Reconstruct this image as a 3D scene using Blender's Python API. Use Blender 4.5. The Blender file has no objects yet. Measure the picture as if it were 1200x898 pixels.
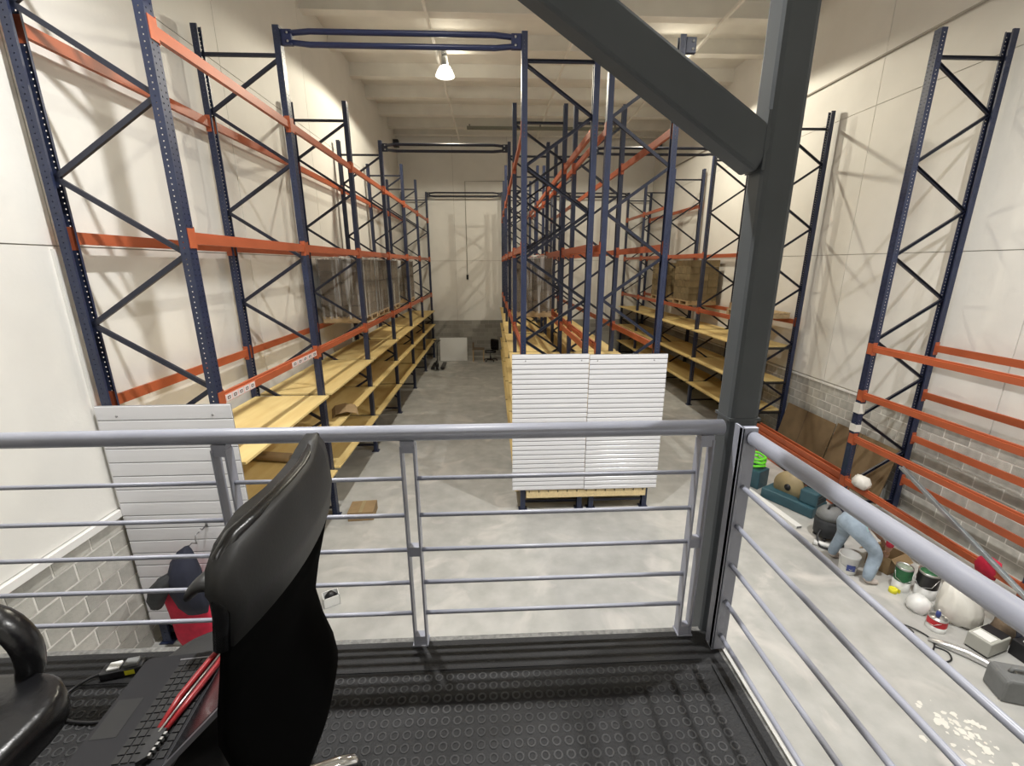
import bpy, bmesh, math, random
from mathutils import Vector, Matrix, Euler
random.seed(7)
PI = math.pi
scene = bpy.context.scene
COL = scene.collection

# ------------------------------------------------------------------ camera
cam_d = bpy.data.cameras.new('camera'); cam = bpy.data.objects.new('camera', cam_d); COL.objects.link(cam)
cam_d.sensor_fit = 'HORIZONTAL'; cam_d.sensor_width = 36.0; cam_d.lens = 510.76 / 1200 * 36; cam_d.clip_start = 0.05; cam_d.clip_end = 100
_p, _y, _r = 0.265, 0.044, 0.003
_fw = Vector((math.sin(_y)*math.cos(_p), math.cos(_y)*math.cos(_p), -math.sin(_p)))
_rt = Vector((math.cos(_y), -math.sin(_y), 0)); _dn = _fw.cross(_rt)
_R0 = _rt*math.cos(_r) + _dn*math.sin(_r); _R1 = _dn*math.cos(_r) - _rt*math.sin(_r)
cam.matrix_world = Matrix(((_R0.x, -_R1.x, -_fw.x, 0), (_R0.y, -_R1.y, -_fw.y, 0), (_R0.z, -_R1.z, -_fw.z, 4.346), (0, 0, 0, 1)))
scene.camera = cam

# ------------------------------------------------------------------ world, exposure
w = bpy.data.worlds.new('world'); scene.world = w; w.use_nodes = True
w.node_tree.nodes['Background'].inputs[0].default_value = (0.9, 0.92, 1.0, 1); w.node_tree.nodes['Background'].inputs[1].default_value = 0.02
vs = scene.view_settings; vs.view_transform = 'Standard'; vs.look = 'None'; vs.gamma = 1; vs.use_curve_mapping = False
vs.exposure = 0.0
LAMPS = [  # x, y, z, watts, colour, cone, blend : the bell lamps under the roof
    (-1.15, 13.2, 9.2, 680, (1.0, 0.925, 0.75), 166, .12), (4.6, 13.2, 9.2, 680, (1.0, 0.925, 0.75), 166, .12),
    (-1.15, 3.1, 9.2, 1750, (1.0, 0.99, 0.97), 150, 1.0), (4.6, 3.1, 9.2, 1750, (1.0, 0.99, 0.97), 150, 1.0),
    (-1.15, -2.5, 9.2, 120, (0.97, 0.97, 1.0), 150, 1.0), (4.6, -2.5, 9.2, 120, (0.97, 0.97, 1.0), 150, 1.0)]

# ------------------------------------------------------------------ materials
def M(name, col, rough=.55, metal=0., var=0., scale=4., bump=0., bscale=60., rnd=0., spec=.5, col2=None, detail=5, emit=0., stretch=None, coat=0., w2=None):
    m = bpy.data.materials.new(name); m.use_nodes = True
    nt = m.node_tree; b = nt.nodes['Principled BSDF']; L = nt.links.new
    b.inputs['Roughness'].default_value = rough; b.inputs['Metallic'].default_value = metal
    b.inputs['Specular IOR Level'].default_value = spec; b.inputs['Coat Weight'].default_value = coat
    c = (*col, 1); b.inputs['Base Color'].default_value = c
    tc = nt.nodes.new('ShaderNodeTexCoord'); src = tc.outputs['Object']
    if stretch:
        mp = nt.nodes.new('ShaderNodeMapping'); mp.inputs['Scale'].default_value = stretch; L(src, mp.inputs[0]); src = mp.outputs[0]
    out = None
    if var > 0 or col2:
        n = nt.nodes.new('ShaderNodeTexNoise'); n.inputs['Scale'].default_value = scale; n.inputs['Detail'].default_value = detail; L(src, n.inputs['Vector'])
        r = nt.nodes.new('ShaderNodeValToRGB'); r.color_ramp.elements[0].position = .3; r.color_ramp.elements[1].position = .7
        lo = col2 if col2 else tuple(x*(1-var) for x in col); hi = col if col2 else tuple(min(1, x*(1+var)) for x in col)
        r.color_ramp.elements[0].color = (*lo, 1); r.color_ramp.elements[1].color = (*hi, 1)
        L(n.outputs['Fac'], r.inputs[0]); out = r.outputs[0]
    if rnd > 0:
        oi = nt.nodes.new('ShaderNodeObjectInfo'); mr = nt.nodes.new('ShaderNodeMapRange')
        mr.inputs['To Min'].default_value = 1-rnd; mr.inputs['To Max'].default_value = 1+rnd; L(oi.outputs['Random'], mr.inputs['Value'])
        hs = nt.nodes.new('ShaderNodeHueSaturation'); hs.inputs['Color'].default_value = c
        if out: L(out, hs.inputs['Color'])
        L(mr.outputs[0], hs.inputs['Value']); out = hs.outputs[0]
    if out: L(out, b.inputs['Base Color'])
    if bump > 0:
        n2 = nt.nodes.new('ShaderNodeTexNoise'); n2.inputs['Scale'].default_value = bscale; n2.inputs['Detail'].default_value = 6; L(src, n2.inputs['Vector'])
        bp = nt.nodes.new('ShaderNodeBump'); bp.inputs['Strength'].default_value = bump; bp.inputs['Distance'].default_value = .01
        L(n2.outputs['Fac'], bp.inputs['Height']); L(bp.outputs[0], b.inputs['Normal'])
    if emit: b.inputs['Emission Color'].default_value = c; b.inputs['Emission Strength'].default_value = emit
    return m

m_panel = M('painted_wall_panel', (.80, .785, .74), .6, var=.045, scale=1.1, bump=.12, bscale=25, rnd=.012)
m_seam = M('wall_joint', (.42, .40, .36), .8)
m_trim = M('white_ledge', (.84, .83, .80), .5, var=.03)
m_block = M('concrete_block', (.46, .45, .41), .9, var=.16, scale=9, bump=.55, bscale=70, rnd=.16)
m_mortar = M('mortar', (.78, .765, .72), .9, var=.06, scale=20, bump=.4, bscale=60)
m_ceil = M('ceiling_paint', (.84, .82, .76), .7, var=.05, scale=1.5)
m_blue = M('navy_rack_paint', (.022, .030, .068), .38, var=.12, scale=7, spec=.5)
m_brace = M('dark_navy_brace_paint', (.012, .015, .032), .38, spec=.5)
m_tie = M('navy_tie_paint', (.022, .032, .10), .3, spec=.5)
m_orange = M('orange_beam_paint', (.43, .102, .040), .42, var=.12, scale=5, rnd=.06)
m_board = M('plywood', (.80, .625, .28), .6, scale=6, col2=(.68, .49, .19), stretch=(1, .18, 1), detail=8, rnd=.07)
m_edge = M('plywood_edge', (.76, .60, .33), .7, var=.1, scale=30)
m_slat = M('white_slat_board', (.76, .76, .79), .2, var=.015, scale=2, spec=.55)
m_groove = M('slat_groove', (.33, .33, .34), .5)
m_dark = M('black_metal', (.012, .012, .014), .45)
m_screw = M('steel_screw', (.35, .35, .36), .35, 1.)
m_rail = M('grey_rail_paint', (.30, .31, .365), .36, var=.05, scale=9, spec=.5, bump=.03, bscale=18)
m_col = M('charcoal_column_paint', (.066, .073, .079), .55, spec=.35, var=.1, scale=3, bump=.05, bscale=12)
m_rubber = M('black_rubber_mat', (.010, .010, .011), .55, spec=.22, scale=2.2, col2=(.020, .020, .021), bump=.3, bscale=90, detail=8)
m_coin = M('rubber_stud', (.055, .055, .057), .6, spec=.3, scale=2.5, col2=(.022, .022, .023), detail=8)
m_slab = M('rough_concrete_edge', (.15, .148, .14), .9, var=.35, scale=40, bump=.8, bscale=60)
m_card = M('cardboard', (.30, .205, .105), .8, var=.1, scale=6, rnd=.08)
m_cardd = M('dark_cardboard', (.21, .145, .075), .8, var=.15, scale=3)
m_carton = M('dark_carton', (.135, .108, .078), .8, var=.15, scale=5, rnd=.18)
m_cartonb = M('brown_carton', (.22, .165, .085), .8, var=.15, scale=5, rnd=.2)
m_pallet = M('pallet_wood', (.50, .36, .20), .8, var=.2, scale=8, rnd=.12)
m_leather = M('black_leather', (.004, .004, .005), .27, bump=.12, bscale=45, spec=.6)
m_leath2 = M('charcoal_leatherette', (.012, .012, .0125), .5, bump=.05, bscale=120, spec=.5)
m_fabric = M('black_mesh_fabric', (.0015, .0015, .0015), 1., spec=.04)
m_chrome = M('chrome', (.72, .72, .73), .12, 1.)
m_lapt = M('dark_laptop_plastic', (.011, .011, .014), .4, spec=.3, var=.1)
m_lapt2 = M('laptop_silver_edge', (.35, .35, .38), .3, .8)
m_key = M('black_keys', (.008, .008, .009), .4)
m_screen = M('laptop_screen', (.012, .012, .014), .18)
m_red = M('red_handle', (.30, .014, .018), .35)
m_redcloth = M('red_cloth', (.52, .016, .05), .8, var=.2, scale=9, bump=.3, bscale=14)
m_navycloth = M('navy_cloth', (.013, .015, .03), .85, var=.2, bump=.3, bscale=14)
m_greycloth = M('dark_grey_cloth', (.035, .037, .04), .85, var=.3, scale=10, bump=.3, bscale=16)
m_jeans = M('faded_blue_denim', (.30, .37, .45), .9, var=.2, scale=8, bump=.25, bscale=20)
m_shirt = M('red_shirt', (.50, .03, .06), .85, var=.15)
m_teal = M('pale_teal_shirt_hem', (.35, .55, .58), .85)
m_skin = M('skin', (.42, .24, .16), .55)
m_hair = M('dark_hair', (.015, .01, .008), .6)
m_shoe = M('pale_shoe', (.55, .48, .44), .7)
m_teeth = M('eye_white', (.7, .7, .68), .3)
m_white = M('white_plastic', (.78, .78, .76), .4)
m_whitebag = M('white_plastic_bag', (.74, .72, .66), .4, var=.06, bump=.5, bscale=9)
m_greencan = M('green_can_label', (.02, .12, .045), .4, var=.3, scale=14)
m_blackcan = M('black_can_label', (.02, .02, .022), .35)
m_tin = M('tin_metal', (.55, .55, .54), .3, .9)
m_paint = M('pale_green_paint_lid', (.30, .36, .28), .5, var=.3, scale=12)
m_redlid = M('red_can_band', (.55, .02, .03), .4)
m_lime = M('lime_green_hose', (.16, .72, .03), .45)
m_bluegrey = M('teal_machine_paint', (.03, .085, .11), .45, var=.2)
m_tan = M('tan_guard', (.33, .26, .14), .55, var=.15)
m_yellow = M('yellow_tape', (.75, .70, .03), .5)
m_grey = M('grey_plastic', (.17, .175, .175), .6, var=.08, scale=12, bump=.2, bscale=40)
m_beige = M('beige_grey_device', (.42, .42, .38), .5)
m_galv = M('galvanised_steel', (.42, .44, .45), .35, .7, var=.15, scale=6)
m_foil = M('aluminium_foil', (.7, .7, .7), .3, .8, bump=.8, bscale=12)
m_brownbag = M('brown_paper', (.12, .085, .055), .8, var=.4, scale=8, bump=.6, bscale=12)
m_shadow_line = M('green_grey_shadow', (.20, .20, .16), .6)  # shade of the dark line under the ceiling, put in as colour
m_blueic = M('blue_print', (.04, .06, .22), .4)
m_sticker = M('pink_red_notice', (.78, .50, .46), .5)
m_stwhite = M('white_notice_tile', (.75, .72, .70), .5)
m_stdark = M('dark_notice_print', (.12, .04, .04), .5)
m_shade = M('lamp_reflector', (1., .95, .84), .35, emit=2.2)
m_bulb = M('lit_bulb', (1.0, .93, .80), emit=60.)
m_woodchair = M('brown_stool_wood', (.16, .11, .07), .6)

# wrap film
m_wrap = bpy.data.materials.new('stretch_film'); m_wrap.use_nodes = True
nt = m_wrap.node_tree; b = nt.nodes['Principled BSDF']; b.inputs['Base Color'].default_value = (.82, .82, .80, 1); b.inputs['Roughness'].default_value = .22
tr = nt.nodes.new('ShaderNodeBsdfTransparent'); mx = nt.nodes.new('ShaderNodeMixShader'); n = nt.nodes.new('ShaderNodeTexNoise'); tc = nt.nodes.new('ShaderNodeTexCoord')
mp = nt.nodes.new('ShaderNodeMapping'); mp.inputs['Scale'].default_value = (5, 5, .25); nt.links.new(tc.outputs['Object'], mp.inputs[0]); nt.links.new(mp.outputs[0], n.inputs['Vector'])
n.inputs['Scale'].default_value = 1.6; n.inputs['Detail'].default_value = 4
rp = nt.nodes.new('ShaderNodeValToRGB'); rp.color_ramp.elements[0].position = .48; rp.color_ramp.elements[0].color = (.04, .04, .04, 1); rp.color_ramp.elements[1].position = .66; rp.color_ramp.elements[1].color = (.72, .72, .72, 1)
nt.links.new(n.outputs['Fac'], rp.inputs[0]); nt.links.new(rp.outputs[0], mx.inputs[0]); nt.links.new(tr.outputs[0], mx.inputs[1]); nt.links.new(b.outputs[0], mx.inputs[2])
bp = nt.nodes.new('ShaderNodeBump'); bp.inputs['Strength'].default_value = .6; bp.inputs['Distance'].default_value = .03; nt.links.new(n.outputs['Fac'], bp.inputs['Height']); nt.links.new(bp.outputs[0], b.inputs['Normal'])
nt.links.new(mx.outputs[0], nt.nodes['Material Output'].inputs[0])

# concrete floor
m_floor = bpy.data.materials.new('concrete_floor'); m_floor.use_nodes = True
nt = m_floor.node_tree; b = nt.nodes['Principled BSDF']; L = nt.links.new
tc = nt.nodes.new('ShaderNodeTexCoord')
def _noise(s, d, dist=0.):
    n = nt.nodes.new('ShaderNodeTexNoise'); n.inputs['Scale'].default_value = s; n.inputs['Detail'].default_value = d; n.inputs['Distortion'].default_value = dist; L(tc.outputs['Object'], n.inputs['Vector']); return n
def _ramp(n, p0, c0, p1, c1):
    r = nt.nodes.new('ShaderNodeValToRGB'); e = r.color_ramp.elements; e[0].position = p0; e[0].color = (*c0, 1); e[1].position = p1; e[1].color = (*c1, 1); L(n.outputs['Fac'], r.inputs[0]); return r
r1 = _ramp(_noise(.45, 6, .6), .3, (.40, .40, .385), .7, (.51, .508, .485))
r2 = _ramp(_noise(3.5, 8), .28, (.74, .735, .72), .70, (1.07, 1.06, 1.05))
mx1 = nt.nodes.new('ShaderNodeMix'); mx1.data_type = 'RGBA'; mx1.blend_type = 'MULTIPLY'; mx1.inputs[0].default_value = .75; L(r1.outputs[0], mx1.inputs[6]); L(r2.outputs[0], mx1.inputs[7])
r3 = _ramp(_noise(1.1, 8, 1.2), .55, (0, 0, 0), .72, (1, 1, 1))
mx2 = nt.nodes.new('ShaderNodeMix'); mx2.data_type = 'RGBA'; L(r3.outputs[0], mx2.inputs[0]); L(mx1.outputs[2], mx2.inputs[6]); mx2.inputs[7].default_value = (.60, .575, .54, 1)
L(mx2.outputs[2], b.inputs['Base Color'])
rr = _ramp(_noise(2., 5), .3, (.42, .42, .42), .7, (.62, .62, .62)); L(rr.outputs[0], b.inputs['Roughness'])
nb = _noise(30, 6); bp = nt.nodes.new('ShaderNodeBump'); bp.inputs['Strength'].default_value = .12; bp.inputs['Distance'].default_value = .01; L(nb.outputs['Fac'], bp.inputs['Height']); L(bp.outputs[0], b.inputs['Normal'])

# far block work (too far to pick blocks apart): brick pattern
def far_blocks(name, axis):
    m = bpy.data.materials.new(name); m.use_nodes = True; nt = m.node_tree; b = nt.nodes['Principled BSDF']; b.inputs['Roughness'].default_value = .9
    tc = nt.nodes.new('ShaderNodeTexCoord'); sx = nt.nodes.new('ShaderNodeSeparateXYZ'); cx = nt.nodes.new('ShaderNodeCombineXYZ')
    nt.links.new(tc.outputs['Object'], sx.inputs[0]); nt.links.new(sx.outputs[axis], cx.inputs[0]); nt.links.new(sx.outputs[2], cx.inputs[1])
    br = nt.nodes.new('ShaderNodeTexBrick'); br.inputs['Scale'].default_value = 1; br.inputs['Brick Width'].default_value = .4; br.inputs['Row Height'].default_value = .195; br.inputs['Mortar Size'].default_value = .006
    br.inputs['Color1'].default_value = (.25, .24, .215, 1); br.inputs['Color2'].default_value = (.36, .345, .31, 1); br.inputs['Mortar'].default_value = (.40, .385, .35, 1)
    nt.links.new(cx.outputs[0], br.inputs['Vector']); nt.links.new(br.outputs['Color'], b.inputs['Base Color']); return m
m_farx = far_blocks('far_block_wall_x', 0); m_fary = far_blocks('far_block_wall_y', 1)

# ------------------------------------------------------------------ mesh helpers
class MB:
    def __init__(s): s.v = []; s.f = []; s.mi = []; s.sm = []
    def add(s, vs, fs, mi=0, sm=False):
        o = len(s.v); s.v += [tuple(v) for v in vs]; s.f += [tuple(i+o for i in f) for f in fs]; s.mi += [mi]*len(fs); s.sm += [sm]*len(fs); return s
    def box(s, c, d, mi=0, rot=None):
        x, y, z = d[0]/2, d[1]/2, d[2]/2
        vs = [Vector((i, j, k)) for i in (-x, x) for j in (-y, y) for k in (-z, z)]
        if rot: R = Euler(rot).to_matrix(); vs = [R@v for v in vs]
        C = Vector(c)
        return s.add([v+C for v in vs], [(0, 1, 3, 2), (4, 6, 7, 5), (0, 4, 5, 1), (2, 3, 7, 6), (0, 2, 6, 4), (1, 5, 7, 3)], mi)
    def b6(s, x0, x1, y0, y1, z0, z1, mi=0): return s.box(((x0+x1)/2, (y0+y1)/2, (z0+z1)/2), (x1-x0, y1-y0, z1-z0), mi)
    def tube(s, pts, r, n=10, mi=0, caps=True):
        pts = [Vector(p) for p in pts]; rs = r if isinstance(r, (list, tuple)) else [r]*len(pts)
        vs = []; up = None
        for i, p in enumerate(pts):
            t = (pts[min(i+1, len(pts)-1)]-pts[max(i-1, 0)]).normalized()
            if up is None: up = t.orthogonal().normalized()
            up = (up - t*up.dot(t)); up = up.normalized() if up.length > 1e-6 else t.orthogonal().normalized()
            sd = t.cross(up)
            for k in range(n): a = 2*PI*k/n; vs.append(p + (up*math.cos(a)+sd*math.sin(a))*rs[i])
        fs = [(i*n+k, i*n+(k+1) % n, (i+1)*n+(k+1) % n, (i+1)*n+k) for i in range(len(pts)-1) for k in range(n)]
        if caps: fs += [tuple(range(n))[::-1], tuple((len(pts)-1)*n+k for k in range(n))]
        return s.add(vs, fs, mi, True)
    def lathe(s, prof, n=20, c=(0, 0, 0), mi=0, cap=True):
        vs = [(c[0]+r*math.cos(2*PI*k/n), c[1]+r*math.sin(2*PI*k/n), c[2]+z) for r, z in prof for k in range(n)]
        fs = [(i*n+k, i*n+(k+1) % n, (i+1)*n+(k+1) % n, (i+1)*n+k) for i in range(len(prof)-1) for k in range(n)]
        if cap: fs += [tuple(range(n))[::-1], tuple((len(prof)-1)*n+k for k in range(n))]
        return s.add(vs, fs, mi, True)
    def loft(s, secs, n=24, mi=0, wob=0., seed=1, fold=7):   # secs: (cx,cy,cz,rx,ry)
        rg = random.Random(seed); ph = [rg.uniform(0, 6.28) for _ in range(4)]
        vs = []
        for i, (cx, cy, cz, rx, ry) in enumerate(secs):
            for k in range(n):
                a = 2*PI*k/n; g = 1 + wob*(math.sin(fold*a+ph[0]+1.3*i)*.4 + math.sin((fold+4)*a+ph[1]-1.7*i)*.3) + wob*.8*rg.uniform(-1, 1)
                vs.append((cx+rx*g*math.cos(a), cy+ry*g*math.sin(a), cz+wob*.05*math.sin(3*a+ph[2])))
        fs = [(i*n+k, i*n+(k+1) % n, (i+1)*n+(k+1) % n, (i+1)*n+k) for i in range(len(secs)-1) for k in range(n)]
        fs += [tuple(range(n))[::-1], tuple((len(secs)-1)*n+k for k in range(n))]
        return s.add(vs, fs, mi, True)
    def prism(s, poly, axis, a0, a1, mi=0):   # poly in the two other axes, extruded along axis
        def P(u, v, a): return {0: (a, u, v), 1: (u, a, v), 2: (u, v, a)}[axis]
        n = len(poly); vs = [P(u, v, a0) for u, v in poly]+[P(u, v, a1) for u, v in poly]
        fs = [tuple(range(n)), tuple(range(2*n-1, n-1, -1))]+[(i, i+n, (i+1) % n+n, (i+1) % n) for i in range(n)]
        return s.add(vs, fs, mi)
    def mesh(s, name, mats, fix=True, bevel=0, subsurf=0):
        me = bpy.data.meshes.new(name); me.from_pydata(s.v, [], s.f)
        for m in (mats if isinstance(mats, (list, tuple)) else [mats]): me.materials.append(m)
        me.polygons.foreach_set('material_index', s.mi); me.polygons.foreach_set('use_smooth', s.sm); me.update()
        if fix or bevel:
            bm = bmesh.new(); bm.from_mesh(me)
            if fix: bmesh.ops.recalc_face_normals(bm, faces=bm.faces)
            if bevel: bmesh.ops.bevel(bm, geom=list(bm.edges), offset=bevel, segments=2, affect='EDGES', profile=.5)
            bm.to_mesh(me); bm.free()
        return me
def smooth(p, k=5):
    p = [Vector(q) for q in p]; out = []
    for i in range(len(p)-1):
        a, b_, c, d = p[max(i-1, 0)], p[i], p[i+1], p[min(i+2, len(p)-1)]
        for j in range(k):
            t = j/k; out.append(.5*((2*b_)+(c-a)*t+(2*a-5*b_+4*c-d)*t*t+(3*b_-a-3*c+d)*t**3))
    return out+[p[-1]]
def ob(name, me, parent=None, loc=(0, 0, 0), rot=(0, 0, 0), scale=(1, 1, 1)):
    o = bpy.data.objects.new(name, me); COL.objects.link(o); o.location = loc; o.rotation_euler = rot; o.scale = scale
    if parent: o.parent = parent
    return o
def tag(o, label, cat, group=None):
    o['label'] = label; o['category'] = cat
    if group: o['group'] = group
    return o
def thing(name, label, cat, loc=(0, 0, 0), rz=0, group=None):
    o = bpy.data.objects.new(name, None); COL.objects.link(o); o.location = loc; o.rotation_euler = (0, 0, rz); o.empty_display_size = .2
    return tag(o, label, cat, group)
def struct(o): o['kind'] = 'structure'; return o
def boxo(name, mat, x0, x1, y0, y1, z0, z1, parent=None, bevel=0): return ob(name, MB().b6(x0, x1, y0, y1, z0, z1).mesh(name, mat, bevel=bevel), parent)

# ------------------------------------------------------------------ room shell
XL, XR, YB, YF, ZC, ZK, SEAM1, SEAM2 = -4.08, 7.42, 21.25, -4.0, 10.05, 1.75, 4.53, 7.28
floor = struct(boxo('floor', m_floor, XL-.3, XR+.3, YF-.3, YB+.3, -.2, 0))
ceiling = struct(boxo('ceiling', m_ceil, XL-.3, XR+.3, YF-.3, YB+.3, ZC, ZC+.15))
pm = MB().b6(XL, XR, -.07, .07, -.35, 0).b6(XL, XR, -.13, .13, -.365, -.35).mesh('purlin', m_ceil)
for k, y in enumerate([-2.5, .3, 3.1, 5.9, 8.0, 9.8, 11.5, 13.2, 14.95, 16.6, 18.3, 19.8, 20.85]):
    ob('purlin', pm, ceiling, (0, y, ZC))
brm = MB().b6(-.03, .03, YF, YB, -.06, 0).mesh('roof_bridging', m_ceil)
for x in (-1.35, 2.05, 5.3): ob('roof_bridging', brm, ceiling, (x, 0, ZC-.37))

wall_left = struct(boxo('wall_left', [m_seam], XL-.3, XL-.02, YF-.3, YB+.3, 0, ZC))
wall_right = struct(boxo('wall_right', [m_seam], XR+.02, XR+.3, YF-.3, YB+.3, 0, ZC))
wall_back = struct(boxo('wall_back', [m_seam], XL, XR, YB+.02, YB+.3, 0, ZC))
wall_front = struct(boxo('wall_front', m_panel, XL, XR, YF-.3, YF, 0, ZC))
PW = 3.37
def side_panels(wall, x0, x1, yoff):
    zs = [(ZK+.06, SEAM1), (SEAM1, SEAM2), (SEAM2, ZC)]
    ms = [MB().b6(x0, x1, .006, PW-.006, z0+.006, z1-.006).mesh('panel', m_panel) for z0, z1 in zs]
    y = yoff
    while y < YB:
        for me in ms:
            if y+PW > YB: continue
            ob('panel', me, wall, (0, y, 0))
        if y+PW > YB:
            for z0, z1 in zs: boxo('panel', m_panel, x0, x1, y+.006, YB, z0+.006, z1-.006, wall)
        y += PW
side_panels(wall_left, XL-.02, XL, 4.48-3*PW)
side_panels(wall_right, XR, XR+.02, 9.15-4*PW)
bx = XL
while bx < XR-.1:
    e = min(bx+2.4, XR)
    for z0, z1 in [(ZK, SEAM1), (SEAM1, SEAM2), (SEAM2, ZC)]: boxo('panel', m_panel, bx+.005, e-.005, YB, YB+.02, z0+.006, z1-.006, wall_back)
    bx = e
# ledge trims on the block work
boxo('ledge', m_trim, XL-.02, XL+.045, YF, YB, ZK-.02, ZK+.055, wall_left)
boxo('ledge', m_trim, XR-.03, XR+.02, YF, YB, ZK-.005, ZK+.03, wall_right)
boxo('joint_batten', m_trim, XL-.02, XL+.03, 4.40, 4.52, ZK+.06, 4.5, wall_left)
# block work: near blocks as pieces, the far ones as a patterned face
BH, BW = .195, .40
def blocks(wall, xf, sgn, y0, y1, far0, far1):
    xa, xb = (xf-.02, xf) if sgn > 0 else (xf, xf+.02)
    boxo('mortar_bed', m_mortar, xa+(-.0 if sgn > 0 else .006), xb-(.006 if sgn > 0 else 0), y0, y1, 0, ZK-.02, wall)
    full = MB().b6(xa-.02, xb, .010, BW-.010, .010, BH-.010).mesh('block', m_block) if sgn > 0 else MB().b6(xa, xb+.02, .010, BW-.010, .010, BH-.010).mesh('block', m_block)
    for r in range(9):
        y = y0 - (BW/2 if r % 2 else 0)
        while y < y1-.05:
            a, c = max(y, y0), min(y+BW, y1)
            if c-a > BW-.01: ob('block', full, wall, (random.uniform(-.003, .003), y, r*BH))
            elif c-a > .08: boxo('block', m_block, (xa-.02 if sgn > 0 else xa), (xb if sgn > 0 else xb+.02), a+.010, c-.010, r*BH+.010, (r+1)*BH-.010, wall)
            y += BW
    for a, c in (far0, far1): boxo('far_blockwork', m_fary, xa, xb, a, c, 0, ZK-.02, wall)
blocks(wall_left, XL, 1, 2.0, 5.2, (YF, 2.0), (5.2, YB))
blocks(wall_right, XR, -1, 3.2, 11.2, (YF, 3.2), (11.2, YB))
boxo('far_blockwork', m_farx, XL, XR, YB-.01, YB+.02, 0, ZK, wall_back)

# conduits
tag(ob('conduit', MB().tube([(XR-.03, YF+.1, 8.12), (XR-.03, YB-.05, 8.12)], .022, 8).mesh('conduit', m_seam)), 'thin dark conduit running along the upper right wall', 'conduit')
t = thing('pull_switch_cable', 'thin dark cable dropping down the far wall to a small switch', 'cable', (-1.15, YB-.03, 3.8))
ob('cable', MB().tube([(0, 0, .1), (0, 0, 4.15), (1.75, 0, 4.17)], .017, 6).mesh('cable', m_seam), t)
ob('switch_box', MB().b6(-.05, .05, -.04, .02, -.12, .1).mesh('switch_box', m_dark), t)
t = thing('ceiling_shadow', 'dark green-grey duct under the ceiling near the far wall, built as a strip', 'shadow', (0, 19.3, 9.5))  # solid dark strip drawn where there is only a shadow line
ob('shadow_strip', MB().b6(-.9, 5.2, -.07, .07, .02, .12).mesh('shadow_strip', m_shadow_line), t)
for x in (-.8, 2, 5): ob('strip_hanger', MB().b6(x-.02, x+.02, -.02, .02, .12, .2).mesh('strip_hanger', m_dark), t)  # added mounts that hold the painted shadow strip
for x, lab in ((XL+.12, 'small dark speaker box high in the far left corner'), (XR-.12, 'small dark speaker box high in the far right corner')):
    t = thing('wall_speaker', lab, 'speaker', (x, 20.6, 9.3), 0, 'corner speakers')
    ob('housing', MB().b6(-.11, .11, -.12, .12, -.14, .14).mesh('housing', m_dark, bevel=.01), t)
    ob('grille', MB().b6(-.09, .09, -.13, -.12, -.12, .12).mesh('grille', m_greycloth), t)
    ob('bracket', MB().b6(-.12 if x < 0 else .03, -.03 if x < 0 else .12, -.02, .02, -.02, .02).mesh('bracket', m_galv), t)

# ------------------------------------------------------------------ bell lamps
lm_h = MB().lathe([(.05, .42), (.085, .40), (.09, .20), (.07, .17)], 16).mesh('lamp_housing', m_galv)
lm_s = MB().lathe([(.085, .20), (.14, .17), (.20, .08), (.245, -.02), (.25, -.04), (.243, -.04), (.195, .07), (.13, .155), (.08, .185)], 24, cap=False).mesh('lamp_shade', m_shade)
lm_b = MB().lathe([(.02, .16), (.06, .11), (.08, .05), (.07, -.01), (.03, -.045), (.004, -.05)], 16).mesh('bulb', m_bulb)
lm_r = MB().tube([(0, 0, .42), (0, 0, .525)], .014, 6).mesh('lamp_rod', m_galv)
lm_j = MB().b6(-.07, .07, -.05, .05, .44, .525).mesh('junction_box', m_galv)
names = ['lit bell lamp hanging over the left aisle, the only lamp in view', 'lit bell lamp over the right aisle behind the diagonal steel brace',
         'lit bell lamp over the left aisle above the front rack bay', 'lit bell lamp over the right aisle above the bare orange bay',
         'lit bell lamp over the left end of the mezzanine', 'lit bell lamp over the right end of the mezzanine']
for (x, y, z, wts, c, cone, bl), lab in zip(LAMPS, names):
    t = thing('bell_lamp', lab, 'lamp', (x, y, z-.04), 0, 'bell lamps under the roof')
    ob('lamp_housing', lm_h, t); ob('lamp_shade', lm_s, t); ob('bulb', lm_b, t); ob('lamp_rod', lm_r, t); ob('junction_box', lm_j, t)
    ld = bpy.data.lights.new('lamp_light', 'SPOT'); ld.energy = wts; ld.color = c; ld.spot_size = math.radians(cone); ld.spot_blend = bl; ld.shadow_soft_size = .09
    lo = bpy.data.objects.new('lamp_light', ld); COL.objects.link(lo); lo.parent = t; lo.location = (0, 0, -.10)
    ud = bpy.data.lights.new('lamp_uplight', 'POINT'); ud.energy = wts*.022; ud.color = c; ud.shadow_soft_size = .06
    uo = bpy.data.objects.new('lamp_uplight', ud); COL.objects.link(uo); uo.parent = t; uo.location = (.16, 0, .24)

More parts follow.
